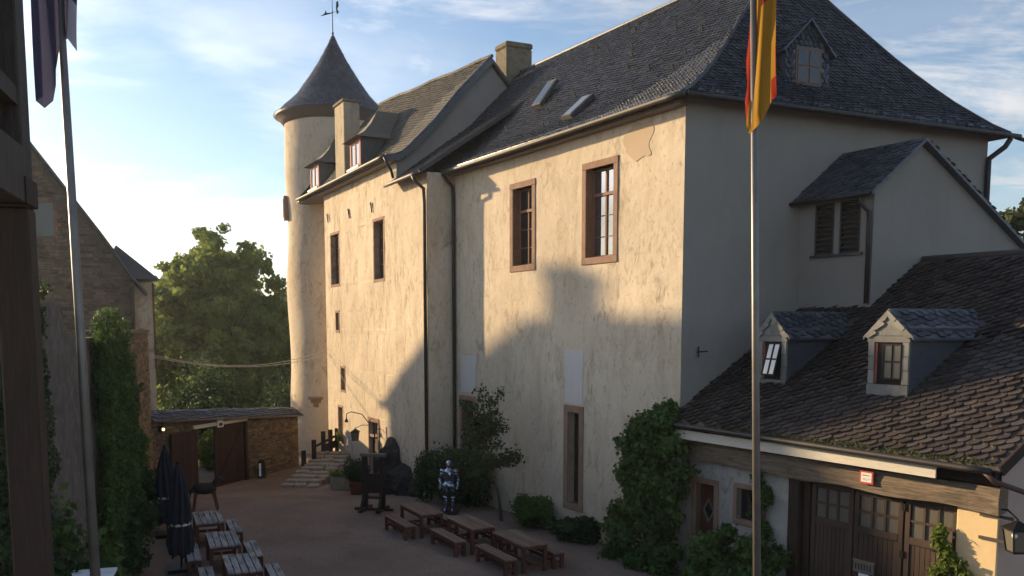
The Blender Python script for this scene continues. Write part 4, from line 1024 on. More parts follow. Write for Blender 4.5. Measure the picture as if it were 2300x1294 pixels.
# ================================================================== LEFT COURTYARD WALL, GATE WALL
LO = (-14.2, 33.0); FL = Fr(LO, (.3095, -.951), (-.951, -.3095))
lw = empty('courtyard_wall', (*LO, -.5), 'tall old stone wall with ivy hanging over the tables', 'wall')
wall(FL, 0, 27.5, -1.2, 6.35, cut=.6, amp=.08, top=lambda u: 6.25 + .12 * math.sin(u * .8) + (.5 if u > 17 else 0)).build('wall', 'oldwall', lw)
MB().bx(FL, 0, 27.5, .1, 1.0, -1.2, 6.1).build('wall_core', 'mortar_grey', lw)
masonry(lw, FL, 0, 10.8, -.6, 6.2, 'rubble', 220, -.03, .1, .2, .25, .6)
MB().bx(FL, 4.6, 6.4, -.06, .2, 3.6, 5.2).build('blocked_window', 'timber_dark', lw)
# end face of the wall towards the gate
masonry(lw, Fr(LO, (-.951, -.3095), (.3095, -.951)), 0, 1.0, -.6, 6.2, 'rubble', 0, -.02)
MB().bx(FL, -.05, 10.6, -.1, .9, 6.2, 6.3).build('coping', 'mortar', lw)
GO = Fr(LO, (.333, .943), (-.943, .333))
gw = empty('gate_wall', GO.p(5, 0, -.6), 'rubble stone boundary wall with slate coping and gateway', 'wall')
gtop = lambda u: 2.78 - .075 * u
GH = (2.55, 5.9, -1.2, 2.12)
core = MB()
for u0, u1 in ((0, 2.5), (5.95, 10.15)):
    core.box8([GO.p(u0, .03, -1.2), GO.p(u1, .03, -1.2), GO.p(u1, .65, -1.2), GO.p(u0, .65, -1.2), GO.p(u0, .03, gtop(u0)), GO.p(u1, .03, gtop(u1)), GO.p(u1, .65, gtop(u1)), GO.p(u0, .65, gtop(u0))])
core.box8([GO.p(2.5, .03, 2.25), GO.p(5.95, .03, 2.25), GO.p(5.95, .65, 2.25), GO.p(2.5, .65, 2.25), GO.p(2.5, .03, gtop(2.5)), GO.p(5.95, .03, gtop(5.95)), GO.p(5.95, .65, gtop(5.95)), GO.p(2.5, .65, gtop(2.5))])
core.build('wall', 'mortar', gw)
masonry(gw, GO, 0, 10.1, -.75, 2.8, 'rubble', 300, 0., .05, .15, .14, .55, [(2.5, 5.95, -1.2, 2.3)], gtop, proud=.05)
# coping: two slate slopes on timber
def P_c1(u, v): return GO.P(u, -.22 + v * .85, gtop_np(u) + .02 + v * .55)
gtop_np = lambda u: 2.78 - .075 * u
cp = MB()
for i in range(8):
    u0, u1 = i * 1.29 - .1, (i + 1) * 1.29 - .1
    cp.add([GO.p(u, v, gtop(u) + z) for u in (u0, u1) for v, z in ((-.28, -.02), (.34, .36), (.96, -.02), (.96, -.1), (-.28, -.1))],
           [(0, 5, 6, 1), (1, 6, 7, 2), (2, 7, 8, 3), (3, 8, 9, 4), (4, 9, 5, 0)])
cpo = cp.build('coping', 'slate_rand', gw)
def P_cs(u, v): t = v / .82; return GO.P(u, -.28 + t * .62, gtop_np(u) - .015 + t * .38)
slates(cpo, P_cs, 0, 10.2, 0, .82, .26, .17, 'slatebrown', theta=.1)
MB().bx(GO, 2.4, 6.0, -.06, .3, 2.13, 2.28).build('lintel', 'board_white', gw)
MB().bx(GO, 2.45, 2.6, -.05, .3, -.9, 2.13).bx(GO, 5.85, 5.98, -.05, .3, -.9, 2.13).build('gate_post', 'timber_dark', gw)
leaf = MB().bx(GO, 3.85, 5.84, .1, .14, -.6, 2.1).build('gate_leaf', 'wood_gate', gw)
for i in range(9): MB().bx(GO, 3.86 + i * .22, 4.07 + i * .22, .06, .1, -.58, 2.09).build('plank', 'wood_gate', leaf)
m = MB(); m.beam(GO.p(3.95, .045, -.4), GO.p(5.75, .045, 1.9), .12, .04, (GO.ey[0], GO.ey[1], 0)); m.bx(GO, 3.86, 5.83, .03, .06, 1.85, 2.0); m.bx(GO, 3.86, 5.83, .03, .06, -.45, -.3); m.build('brace', 'wood_gate', leaf)
leaf2 = MB().bx(GO, .9, 2.42, -.16, -.1, -.5, 2.1).build('gate_leaf', 'wood_gate', gw)
for i in range(7): MB().bx(GO, .91 + i * .216, 1.115 + i * .216, -.2, -.16, -.48, 2.09).build('plank', 'wood_gate', leaf2)
so = MB().bx(GO, 3.86, 4.22, -.12, -.07, 2.05, 2.4).build('gate_sign', 'white_paint'); tag(so, 'small white square plate fixed over the gate', 'sign')
MB().bx(GO, 3.92, 4.16, -.125, -.118, 2.1, 2.24).build('plate_marking', 'timber_dark', so)
lt = MB().bx(GO, .38, .52, -.2, -.03, 2.28, 2.5).build('wall_lamp', 'iron'); tag(lt, 'small lit wall lamp on the gate wall', 'lamp')
MB().ball(GO.p(.45, -.22, 2.36), .06, 8, 6).build('bulb', 'bulb', lt)
# kiosk awning and path beyond the gate
aw = MB().add([(-16.0, 43.3, .55), (-14.6, 43.6, .5), (-14.5, 43.8, 1.25), (-15.0, 43.7, 1.25), (-16.0, 43.4, .5), (-14.6, 43.7, .45), (-14.5, 43.9, 1.2), (-15.0, 43.8, 1.2)],
         [(0, 1, 2, 3), (7, 6, 5, 4), (0, 4, 5, 1), (1, 5, 6, 2), (2, 6, 7, 3), (3, 7, 4, 0)]).beam((-15.9, 43.35, .54), (-15.9, 43.35, -.8), .06, .06).beam((-14.6, 43.7, .5), (-14.6, 43.7, -.8), .06, .06).build('awning', 'board_white')
tag(aw, 'pale sloping awning seen through the open gate', 'awning')

# ================================================================== IVY AND CREEPERS ON WALLS
def ivy(name, fr, region, n, leaf, mat, label, depth=.3, parent=None, cat='ivy', v=0.):
    C = np.zeros((n, 3)); i = 0; D = np.zeros((n, 3)); nb = -fr.ey; T = np.zeros(n)
    u0, u1, z0, z1, f = region
    while i < n:
        u, z = random.uniform(u0, u1), random.uniform(z0, z1)
        w = mnoise.noise(Vector((u * 1.1, z * 1.1, 3.))) * .5 + mnoise.noise(Vector((u * 3, z * 3, 7.))) * .25
        if f(u, z) + w * .6 < 0: continue
        bulge = depth * (.35 + .65 * (.5 + mnoise.noise(Vector((u * 1.6, z * 1.6, 1.)))))
        q = fr.p(u, v - random.random() ** .5 * bulge, z); C[i] = q; D[i] = (nb[0] * .8, nb[1] * .8, .35); T[i] = .5 + .9 * mnoise.noise(Vector((u * 1.3, z * 1.3, 9.))); i += 1
    o = leaves(name, C, leaf, mat, parent, None, D, .75, np.clip(T, 0, 1))
    return tag(o, label, cat)
ivy('wall_ivy', FL, (3.0, 15.0, -.5, 6.9, lambda u, z: min(u - (3.6 + z * .98), 13.9 - u, 6.7 - z) * .8), 46000, .075, 'leaf_ivy', 'dense green ivy mass hanging down the left stone wall', .55)
ivy('wall_ivy', FL, (17.6, 26.5, -.5, 7.3, lambda u, z: min(u - 19.3, 7.15 - z) * .8), 26000, .075, 'leaf_dark', 'dark ivy on the wall behind the timber post', .3)

# ================================================================== TIMBER GALLERY AT THE LEFT EDGE
gal = empty('timber_gallery', (-3.45, 6, 0), 'dark timber post with weathered beams of a gallery', 'gallery')
FT = Fr((-3.47, 6.0), (.30, -.954), (.954, .30))
MB().bx(FT, -.11, .11, -.11, .11, 0, 7.22).build('post', 'timber_dark', gal, bevel=.012)
MB().bx(FT, -.13, .13, -.10, .10, 7.225, 10.5).build('upper_post', 'timber_old', gal, bevel=.012)
MB().bx(FT, .0, 3.2, -.09, .085, 7.9, 8.02).build('rail', 'timber_old', gal)
MB().bx(FT, .14, 3.2, -.12, .115, 7.24, 7.62).build('beam', 'timber_old', gal, bevel=.01)
MB().bx(FT, -.14, .2, -.13, .125, 7.24, 7.42).build('bracket', 'timber_dark', gal)
for i in range(9): MB().bx(FT, .16 + i * .3, .44 + i * .3, .0, .03, 8.03, 10.4).build('plank', 'timber_dark', gal)
for i in range(9): MB().bx(FT, .16 + i * .3, .2 + i * .3, -.03, .01, 7.63, 7.895).build('baluster', 'timber_dark', gal)

# ================================================================== FLAGPOLES AND FLAGS
def flagpole(p0, p1, r0, r1, label):
    o = empty('flagpole', p0, label, 'flagpole')
    MB().tube([p0, p1], [r0, r1], 14).build('pole', 'pole_metal', o, smooth=True)
    MB().ball(p1, .09, 10, 8).build('finial', 'pole_metal', o, smooth=True)
    MB().lathe(p0, [(.16, 0), (.16, .25), (.11, .3), (.09, .5)], 14).build('base_sleeve', 'steel_dark', o)
flagpole((-5.0, 10.0, 0), (-5.16, 10.0, 12.2), .068, .035, 'slim metal flagpole carrying the dark blue flag')
flagpole((3.08, 10.0, 0), (2.67, 10.0, 12.2), .055, .032, 'slim metal flagpole carrying the red and gold flag')
def flag(name, cols, top, label, colfun):
    """cols: list of (x, y, bottom z) along the folded cloth; colour picked per face by colfun(i, t)"""
    nz = 22; vs = []; n = len(cols)
    for x, y, zb, *tp in cols:
        for j in range(nz + 1):
            t = j / nz; tt = tp[0] if tp else top; z = tt + (zb - tt) * t; k_ = .35 + .65 * t
            vs.append((x + .025 * math.sin(5 * t + x * 9) * k_, y + .05 * math.sin(4 * t + x * 14) * k_, z))
    fs = [(i * (nz + 1) + j, (i + 1) * (nz + 1) + j, (i + 1) * (nz + 1) + j + 1, i * (nz + 1) + j + 1) for i in range(n - 1) for j in range(nz)]
    o = MB().add(vs, fs).build(name, 'flag_cloth', smooth=True)
    at = o.data.attributes.new('band', 'FLOAT_COLOR', 'FACE')
    cc = []
    for i in range(n - 1):
        for j in range(nz): cc += [*colfun(i, j / nz, (vs[i * (nz + 1) + j][2])), 1]
    at.data.foreach_set('color', cc)
    return tag(o, label, 'flag')
navy = (.05, .052, .10); pale = (.38, .36, .42)  # pale paints in light shining through the corner tips of the cloth
eu = [(-5.41, 9.95, 9.02), (-5.38, 9.86, 8.94), (-5.32, 9.92, 8.87), (-5.28, 10.02, 8.98), (-5.22, 9.95, 9.15), (-5.17, 9.85, 9.3), (-5.15, 9.94, 9.62), (-5.09, 10.02, 9.7), (-5.01, 9.9, 9.72), (-4.95, 9.84, 9.62), (-4.89, 9.95, 9.5)]
flag('flag', eu, 11.7, 'limp dark blue flag hanging at the left flagpole', lambda i, t, z: pale if (t > .96 and i in (1, 2)) or (i == 9 and t > .75) else navy)
gold, red, black = (.50, .27, .045), (.40, .05, .03), (.01, .01, .01)
de = [(2.70, 10.06, 8.98, 9.45), (2.73, 10.08, 8.72, 9.75), (2.76, 10.08, 8.62, 10.4), (2.80, 9.95, 8.66), (2.83, 9.86, 8.70), (2.89, 9.93, 8.78), (2.93, 9.86, 8.90), (2.97, 9.96, 8.98), (3.0, 9.92, 9.02), (3.02, 9.98, 9.06)]
def decol(i, t, z):
    if i <= 1: return red if z > 8.98 else gold
    if i >= 7 and 9.05 < z < 9.05 + .28 * (i - 6): return red
    if i in (3, 4) and z > 10.05: return red
    return gold if z < 10.6 else red
flag('flag', de, 11.6, 'limp red and gold flag hanging at the right flagpole', decol)

# ================================================================== TABLES AND BENCHES
def bench_like(name, label, cat, c, ang, L, Wd, H, boards, mt, ml, group=None):
    o = empty(name, (c[0], c[1], gz(*c)), label, cat, group); z = gz(*c)
    fr = Fr(c, (math.cos(ang), math.sin(ang)), (-math.sin(ang), math.cos(ang))); w = Wd / boards
    for i in range(boards):
        e = random.uniform(-.015, .015)
        MB().bx(fr, -L / 2 + e, L / 2 + e, -Wd / 2 + i * w + .013, -Wd / 2 + (i + 1) * w - .013, z + H - .04, z + H).build('plank', mt, o, rz=ang)
    m = MB(); x = L / 2 - .1; y = Wd / 2 - .05
    for sx in (-1, 1):
        for sy in (-1, 1): MB().bx(fr, sx * x - .045, sx * x + .045, sy * y - .045, sy * y + .045, z, z + H - .042).build('leg', ml, o)
        m.bx(fr, sx * x - .025, sx * x + .025, -y + .046, y - .046, z + H - .13, z + H - .045); m.bx(fr, sx * x - .02, sx * x + .02, -y + .046, y - .046, z + .12, z + .2)
    for sy in (-1, 1): m.bx(fr, -x + .046, x - .046, sy * (y - .01) - .02, sy * (y - .01) + .02, z + H - .14, z + H - .046)
    m.bx(fr, -x + .03, x - .03, -.03, .03, z + .125, z + .195)
    m.build('apron', ml, o)
    return o
aT = math.atan2(-.917, .4); aR = math.atan2(-.877, .48)
for i, (c, nm) in enumerate((((-9.1, 24.9), 'beside the wooden horse'), ((-7.77, 22.3), 'in the middle of the grey tables'), ((-6.52, 19.97), 'farthest from the wooden horse'))):
    bench_like('picnic_table', 'weathered grey plank table ' + nm, 'table', c, aT, 1.7, .8, .75, 5, 'wood_grey', 'wood_red', 'grey tables by the ivy wall')
for c, nm in (((-8.4, 25.1), 'on the yard side of the grey table beside the wooden horse'), ((-7.03, 22.45), 'on the yard side of the middle grey table'), ((-5.76, 20.15), 'on the yard side of the grey table farthest from the horse'),
              ((-9.8, 24.65), 'on the ivy side of the grey table beside the horse'), ((-8.5, 22.05), 'on the ivy side of the middle grey table'), ((-7.32, 19.85), 'on the ivy side of the grey table farthest from the horse')):
    bench_like('bench', 'grey bench ' + nm, 'bench', c, aT, 1.7, .36, .45, 2, 'wood_grey', 'wood_red', 'grey benches')
for c, nm in (((-2.85, 26.1), 'closest to the suit of armour'), ((-1.22, 24.27), 'in the middle of the brown row'), ((.2, 22.4), 'closest to the creeper and carriage house')):
    bench_like('picnic_table', 'brown plank table ' + nm, 'table', c, aR, 1.8, .75, .75, 6, 'wood_bench', 'wood_red', 'brown tables by the hall')
    for sg, side in ((-1, 'yard side'), (1, 'wall side')):
        cc = (c[0] + sg * .877 * .72, c[1] + sg * .48 * .72)
        bench_like('bench', 'brown bench, %s, at the table %s' % (side, nm), 'bench', cc, aR, 1.8, .36, .45, 3, 'wood_bench', 'wood_red', 'brown benches')

# ================================================================== CLOSED PARASOLS
def parasol(c, h, label, tw):
    z = gz(*c); o = empty('parasol', (*c, z), label, 'parasol', 'closed parasols')
    MB().tube([(*c, z), (*c, z + h)], .028, 10).build('pole', 'iron', o, smooth=True)
    MB().ball((c[0], c[1], z + h + .02), .05, 8, 6).build('finial', 'iron', o)
    n = 32; vs = []; lv = [(0, .03), (.06, .09), (.25, .19), (.5, .25), (.62, .255), (.66, .2), (.70, .25), (.86, .29), (1, .24)]
    for f, r in lv:
        for k_ in range(n):
            t = 2 * math.pi * k_ / n + tw * f; rr = r * (1 + .22 * (1 if k_ % 4 < 2 else -1) * min(1, f * 3)) * random.uniform(.95, 1.05)
            vs.append((c[0] + rr * math.cos(t), c[1] + rr * math.sin(t), z + h - f * (h - .4) + (.05 * math.sin(k_) if f == 1 else 0)))
    fs = [(i * n + k_, i * n + (k_ + 1) % n, (i + 1) * n + (k_ + 1) % n, (i + 1) * n + k_) for i in range(len(lv) - 1) for k_ in range(n)] + [tuple(range(n))]
    MB().add(vs, fs).build('canopy', 'fabric_blue', o)
    zs = z + h - .66 * (h - .4); MB().lathe((c[0], c[1], zs), [(.235, -.03), (.25, 0), (.235, .03)], 20).build('strap', 'strap', o)
    MB().box((c[0], c[1], z + .05), (.7, .7, .1), .4).build('base_plate', 'iron', o)
parasol((-10.62, 25.6), 2.75, 'closed dark blue parasol farther from the grey tables, against the ivy', .6)
parasol((-8.75, 21.9), 2.85, 'closed dark blue parasol rising beside the grey tables', -.5)

# ================================================================== SUIT OF ARMOUR
def armour(c, face):
    z0 = gz(*c); o = empty('suit_of_armour', (*c, z0), 'polished steel suit of armour standing upright in front of the shrubs', 'armour')
    fr = Fr(c, (math.cos(face), math.sin(face)), (-math.sin(face), math.cos(face)))     # ex = figure's right hand side, ey = forward... seen from the front
    p = lambda x, y, z: fr.p(x, -y, z0 + z)
    def mk(nm, parts, mat='steel'):
        m = MB()
        for kind_, *a in parts:
            if kind_ == 't': m.tube([p(*q) for q in a[0]], a[1], 12)
            else: m.ball(p(*a[0]), a[1], 14, 10)
        return m.build(nm, mat, o, smooth=True)
    MB().box((c[0], c[1], z0 + .05), (.6, .5, .1), face).build('plinth', 'timber_dark', o)
    for s_ in (-1, 1):
        x = s_ * .12
        mk('sabaton', [('t', [(x, -.06, .12), (x, .06, .14), (x * 1.2, .2, .12)], [.05, .055, .025])])
        mk('greave', [('t', [(x, 0, .15), (x, 0, .3), (x, -.01, .45), (x, 0, .52)], [.048, .062, .07, .06])])
        mk('poleyn', [('b', (x, .03, .55), (.072, .072, .07)), ('b', (x + s_ * .07, .0, .55), (.03, .05, .05))])
        mk('cuisse', [('t', [(x, 0, .57), (x * .95, 0, .75), (x * .85, 0, .93)], [.065, .085, .095])], 'steel_dark')
        mk('tasset', [('t', [(s_ * .12, .06, 1.04), (s_ * .14, .08, .88)], [.1, .075])])
        mk('pauldron', [('b', (s_ * .225, 0, 1.47), (.095, .1, .085)), ('b', (s_ * .245, 0, 1.39), (.082, .09, .05))])
        el = (s_ * .32, .02, 1.18); ha = (s_ * .27 if s_ < 0 else s_ * .33, .2 if s_ > 0 else .14, 1.0)
        mk('rerebrace', [('t', [(s_ * .25, 0, 1.42), (s_ * .29, .0, 1.3), el], [.06, .058, .052])], 'steel_dark')
        mk('couter', [('b', el, (.062, .062, .06))])
        mk('vambrace', [('t', [el, tuple((a + b) / 2 for a, b in zip(el, ha)), ha], [.05, .052, .04])])
        g = [('b', (ha[0], ha[1] + .03, ha[2] - .03), (.042, .05, .055))]
        for k_ in range(4): g.append(('t', [(ha[0] - .03 + k_ * .02, ha[1] + .05, ha[2] - .06), (ha[0] - .03 + k_ * .02, ha[1] + .075, ha[2] - .1), (ha[0] - .03 + k_ * .02, ha[1] + .06, ha[2] - .13 + .01 * abs(k_ - 1))], [.012, .011, .009]))
        g.append(('t', [(ha[0] - s_ * .04, ha[1] + .03, ha[2] - .03), (ha[0] - s_ * .055, ha[1] + .06, ha[2] - .07)], [.014, .011]))
        mk('gauntlet', g)
    mk('fauld', [('t', [(0, 0, 1.12), (0, 0, 1.0), (0, 0, .94)], [.15, .185, .2])])
    m = MB(); prof_ = [(.13, 1.1), (.15, 1.16), (.195, 1.3), (.2, 1.4), (.17, 1.5), (.1, 1.55)]
    vs = []; n = 20
    for r, z in prof_:
        for k_ in range(n):
            t = 2 * math.pi * k_ / n; ridge = .03 * max(0, math.sin(t)) ** 6
            vs.append(p(r * 1.08 * math.cos(t), (r * .78 + ridge) * math.sin(t), z))
    m.add(vs, [(i * n + k_, i * n + (k_ + 1) % n, (i + 1) * n + (k_ + 1) % n, (i + 1) * n + k_) for i in range(len(prof_) - 1) for k_ in range(n)] + [tuple(range(n))]).build('breastplate', 'steel', o, smooth=True)
    mk('gorget', [('t', [(0, 0, 1.52), (0, 0, 1.6)], [.11, .075])])
    hm = mk('helmet', [('b', (0, -.01, 1.73), (.105, .125, .125)), ('t', [(0, -.01, 1.6), (0, 0, 1.68)], [.08, .1]), ('t', [(0, -.12, 1.8), (0, -.02, 1.865), (0, .1, 1.82)], [.008, .016, .008])])
    m = MB(); vs = []
    for z, r, f in ((1.62, .09, .02), (1.68, .1, .07), (1.73, .108, .05), (1.775, .108, .01)):
        for k_ in range(9):
            t = math.pi * k_ / 8; vs.append(p(r * 1.03 * math.cos(t), (r * 1.1 + f * max(0, math.sin(t)) ** 3) * math.sin(t) + .01, z))
    m.add(vs, [(i * 9 + k_, i * 9 + k_ + 1, (i + 1) * 9 + k_ + 1, (i + 1) * 9 + k_) for i in range(3) for k_ in range(8)]).build('visor', 'steel', hm, smooth=True)
    MB().beam(p(-.07, .135, 1.745), p(.07, .135, 1.745), .012, .012).build('eye_slit', 'dark_void', hm)
armour((-2.16, 28.75), R(-8))

# ================================================================== PILLORY
c = (-4.84, 29.2); pil = empty('pillory', (*c, 0), 'dark wooden pillory frame with two posts on crossed feet', 'pillory')
fr = Fr(c, (.98, -.2), (.2, .98))
for s_ in (-1, 1):
    MB().bx(fr, s_ * .32 - .09, s_ * .32 + .09, -.08, .08, .1, 1.92).build('post', 'timber_dark', pil, bevel=.01)
    MB().bx(fr, s_ * .32 - .06, s_ * .32 + .06, -.55, .55, 0, .1).build('foot', 'timber_dark', pil)
    MB().beam(fr.p(s_ * .32, -.4, .1), fr.p(s_ * .32, -.09, .6), .08, .08).build('brace', 'timber_dark', pil)
MB().bx(fr, -.46, .46, -.1, .1, 1.92, 2.02).build('top_rail', 'timber_weathered', pil)
MB().bx(fr, -.7, .7, -.06, .06, .0, .095).build('base_rail', 'timber_dark', pil)
for z0, z1 in ((.62, .95), (.96, 1.3)): MB().bx(fr, -.228, .228, -.04, .04, z0, z1).build('stock_board', 'timber_dark', pil)
MB().bx(fr, -.228, .228, -.05, .05, .42, .5).build('seat_rail', 'timber_dark', pil)

# ================================================================== WOODEN HORSE
c = (-10.75, 29.2); hs = empty('wooden_horse', (*c, 0), 'small dark wooden horse on red legs near the gate', 'wooden horse')
fr = Fr(c, (.97, .2), (-.2, .97)); p = lambda x, y, z: fr.p(x, y, z)
MB().tube([p(-.36, 0, .78), p(-.3, 0, .8), p(0, 0, .78), p(.28, 0, .8), p(.36, 0, .82)], [.1, .2, .21, .2, .11], 14).build('body', 'timber_dark', hs, smooth=True)
hd_ = MB().tube([p(.28, 0, .85), p(.38, 0, 1.0), p(.46, 0, 1.12), p(.52, 0, 1.13), p(.6, 0, 1.04), p(.66, 0, .96)], [.11, .09, .08, .075, .055, .045], 12).build('head', 'timber_dark', hs, smooth=True)
for s_ in (-1, 1): MB().tube([p(.46, s_ * .04, 1.17), p(.46, s_ * .055, 1.26)], [.025, .005], 6).build('ear', 'timber_dark', hd_)
MB().prism([p(.22, -.012, .95), p(.3, -.012, 1.08), p(.4, -.012, 1.22), p(.46, -.012, 1.2), p(.34, -.012, .98)], tuple(np.array(p(0, .024, 0)) - np.array(p(0, 0, 0)))).build('mane', 'fabric_blue', hs)
for x, dx in ((-.28, -.12), (.27, .14)):
    for s_ in (-1, 1): MB().tube([p(x, s_ * .09, .72), p(x + dx * .5, s_ * .12, .4), p(x + dx, s_ * .14, 0)], [.06, .04, .035], 8).build('leg', 'wood_red', hs)
MB().tube([p(-.38, 0, .82), p(-.48, 0, .7), p(-.5, 0, .45)], [.03, .04, .015], 8).build('tail', 'fabric_blue', hs)
MB().lathe(p(-.02, 0, .93), [(.12, -.03), (.13, 0), (.1, .025)], 12).build('saddle', 'red_strip', hs)

# ================================================================== ROCK, STEPS, TROUGH, POT
def rock_outcrop():
    out = [(5.0, -1.0), (4.92, .3), (4.85, 1.3), (4.5, 1.72), (4.0, 1.82), (3.6, 1.78), (3.1, 1.45), (2.98, .85), (2.5, .88), (1.87, .82), (1.55, .42), (.9, .12), (.45, -.2), (.1, -1.0)]
    nu, nz = 44, 30; m = MB(); keep = {}
    from_top = lambda t: float(np.interp(t, [o[0] for o in out[::-1]], [o[1] for o in out[::-1]]))
    for i in range(nu + 1):
        t = .1 + 4.9 * i / nu; zt = from_top(t)
        for j in range(nz + 1):
            f = j / nz; z = -1.0 + (zt + 1.0) * f
            edge = min(1, (1 - f) * 5) * min(1, min(t - .1, 5.0 - t) * 3)
            d = .04 + edge * (.28 + .35 * mnoise.noise(Vector((t * 1.6, z * 1.6, 2))) + .2 * mnoise.noise(Vector((t * 4, z * 4, 5)))) + (1 - f) * .35 * edge
            m.v.append(FW.p(t, -max(.02, d), z))
    for i in range(nu):
        for j in range(nz): b = i * (nz + 1) + j; m.f.append((b, b + nz + 1, b + nz + 2, b + 1))
    tag(m.build('rock_outcrop', 'rock'), 'black rock outcrop at the foot of the wing wall', 'rock')
rock_outcrop()
st = empty('stone_steps', (-9.2, 38, -.6), 'sunlit rough stone steps climbing to the tower', 'steps')
for i in range(9):
    f = i / 8; c = np.array([-9.35 + .75 * f, 36.9 + 3.8 * f]); z = gz(*c); zt = -.5 + .85 * f
    for s_ in range(3):
        cc = c + np.array([.92, -.15]) * (s_ - 1) * .62 + RNG.uniform(-.06, .06, 2)
        m = MB().box((cc[0], cc[1], (zt - .9) / 2 + RNG.uniform(-.02, .02) + .02), (.58 + RNG.uniform(-.08, .05), .5 + RNG.uniform(-.04, .08), zt + .9), RNG.uniform(-.25, .25))
        m.build('step_stone', 'steppingstone', st, bevel=.04)
for i in range(26):
    q = RNG.uniform(0, 1); x = -8.2 + RNG.uniform(-.4, .7); y = 36.6 + 3.6 * q; z = -.55 + .65 * q; r = RNG.uniform(.1, .26)
    o = MB().ball((x, y, z), (r, r * .8, r * .6), 7, 5, .25).build('boulder', 'steppingstone'); tag(o, 'sunlit rubble stone heaped beside the steps', 'stone', 'rubble stones beside the steps')
rl = empty('wooden_railing', (-9.0, 41, 0), 'dark wooden railing posts beside the tower steps', 'railing')
for i, (x, y, h) in enumerate(((-9.75, 39.2, .8), (-9.45, 40.0, 1.2), (-9.2, 40.9, 1.5), (-9.0, 41.6, 1.5), (-8.8, 42.2, 1.5))):
    MB().box((x, y, -.3 + h / 2), (.22, .18, h + .3), .2).build('post', 'timber_dark', rl, bevel=.015)
MB().beam((-9.45, 40.0, .7), (-8.8, 42.2, 1.0), .06, .1).build('rail', 'timber_dark', rl)
MB().beam((-9.2, 40.9, .5), (-8.8, 42.2, .6), .06, .35).build('rail', 'timber_dark', rl)
c = (-7.35, 36.2); z = gz(*c); tr = empty('stone_trough', (*c, z), 'stone planter trough with green plants beside the steps', 'planter')
fr = Fr(c, (.95, -.3), (.3, .95)); m = MB()
m.bx(fr, -.45, .45, -.25, -.17, z, z + .55); m.bx(fr, -.45, .45, .17, .25, z, z + .55); m.bx(fr, -.45, -.37, -.17, .17, z, z + .55); m.bx(fr, .37, .45, -.17, .17, z, z + .55); m.bx(fr, -.37, .37, -.17, .17, z, z + .4)
m.build('trough', 'steppingstone', tr, bevel=.02)
C, d, i = blob_points([fr.p(x, 0, z + .6) for x in (-.3, 0, .3)], [(.25, .2, .2)] * 3, 900); leaves('foliage', C, .07, 'leaf_lime', tr, None, d)
c = (-6.35, 34.2); z = gz(*c); pt = empty('potted_shrub', (*c, z), 'round clipped shrub in a terracotta pot by the pillory', 'potted plant')
MB().lathe((*c, z), [(.24, 0), (.33, .5), (.37, .5), (.37, .58), (.31, .58), (.3, .5)], 24).build('pot', 'terracotta', pt, smooth=True)
C, d, i = blob_points([(c[0] + RNG.uniform(-.25, .25), c[1] + RNG.uniform(-.25, .25), z + .95 + RNG.uniform(-.2, .25)) for _ in range(9)], [(.32, .32, .3)] * 9, 4500); leaves('foliage', C, .06, 'leaf_dark', pt, None, d)
MB().tube([(*c, z + .5), (*c, z + .9)], .03, 6).build('stem', 'bark', pt)

# ================================================================== LANTERNS, SIGNS, CABLES
def lantern(name, base, arm_from, s, label, mat_glass):
    o = empty(name, base, label, 'lantern'); x, y, z = base
    m = MB()
    for sx in (-1, 1):
        for sy in (-1, 1): m.beam((x + sx * s * .7, y + sy * s * .7, z), (x + sx * s, y + sy * s, z + s * 2.4), s * .13, s * .13)
    m.box((x, y, z), (s * 1.6, s * 1.6, s * .15)); m.box((x, y, z + s * 2.4), (s * 2.4, s * 2.4, s * .12)); m.build('cage', 'iron', o)
    MB().add([(x - s * 1.2, y - s * 1.2, z + s * 2.45), (x + s * 1.2, y - s * 1.2, z + s * 2.45), (x + s * 1.2, y + s * 1.2, z + s * 2.45), (x - s * 1.2, y + s * 1.2, z + s * 2.45), (x, y, z + s * 3.4)], [(0, 1, 4), (1, 2, 4), (2, 3, 4), (3, 0, 4)]).build('cap', 'iron', o)
    for sx, sy, dx, dy in ((0, -1, 1, 0), (0, 1, 1, 0), (-1, 0, 0, 1), (1, 0, 0, 1)):
        a, b = s * .66, s * .94
        MB().add([(x + sx * a - dx * a, y + sy * a - dy * a, z + s * .1), (x + sx * a + dx * a, y + sy * a + dy * a, z + s * .1), (x + sx * b + dx * b, y + sy * b + dy * b, z + s * 2.3), (x + sx * b - dx * b, y + sy * b - dy * b, z + s * 2.3)], [(0, 1, 2, 3)]).build('pane', mat_glass, o)
    MB().tube([arm_from, ((arm_from[0] + x) / 2, (arm_from[1] + y) / 2, z + s * 4.2), (x, y, z + s * 3.4)], s * .1, 6).build('bracket', 'iron', o)
    return o
lp = FG_.p(8.62, -.12, 2.42)
lan = lantern('wall_lantern', lp, FG_.p(8.2, -.03, 3.1), .17, 'large square iron lantern on the corner of the ochre pier', 'lantern_glass')
MB().ball((lp[0] - .12, lp[1] - .12, lp[2] + .32), .05, 8, 6).build('bulb', 'curtain', lan)
m = MB(); m.bx(FG_, 7.9, 8.4, -.05, -.02, 2.5, 2.56); m.bx(FG_, 7.9, 8.5, -.05, -.02, 2.93, 3.0); m.build('fixing_strap', 'zinc', lan)
lantern('entrance_lantern', FW.p(6.95, -.65, 1.35), FW.p(6.9, -.02, 2.0), .16, 'small hanging lantern beside the wing doorway', 'lantern_glass')
la = MB().tube([FW.p(6.95, -.02, 2.1), FW.p(7.0, -.3, 2.5), FW.p(7.15, -.75, 2.62), FW.p(7.2, -.95, 2.55), FW.p(7.2, -.97, 2.3)], .022, 6); la.lathe(FW.p(7.2, -.97, 2.16), [(.09, 0), (.07, .1), (.03, .16)], 10)
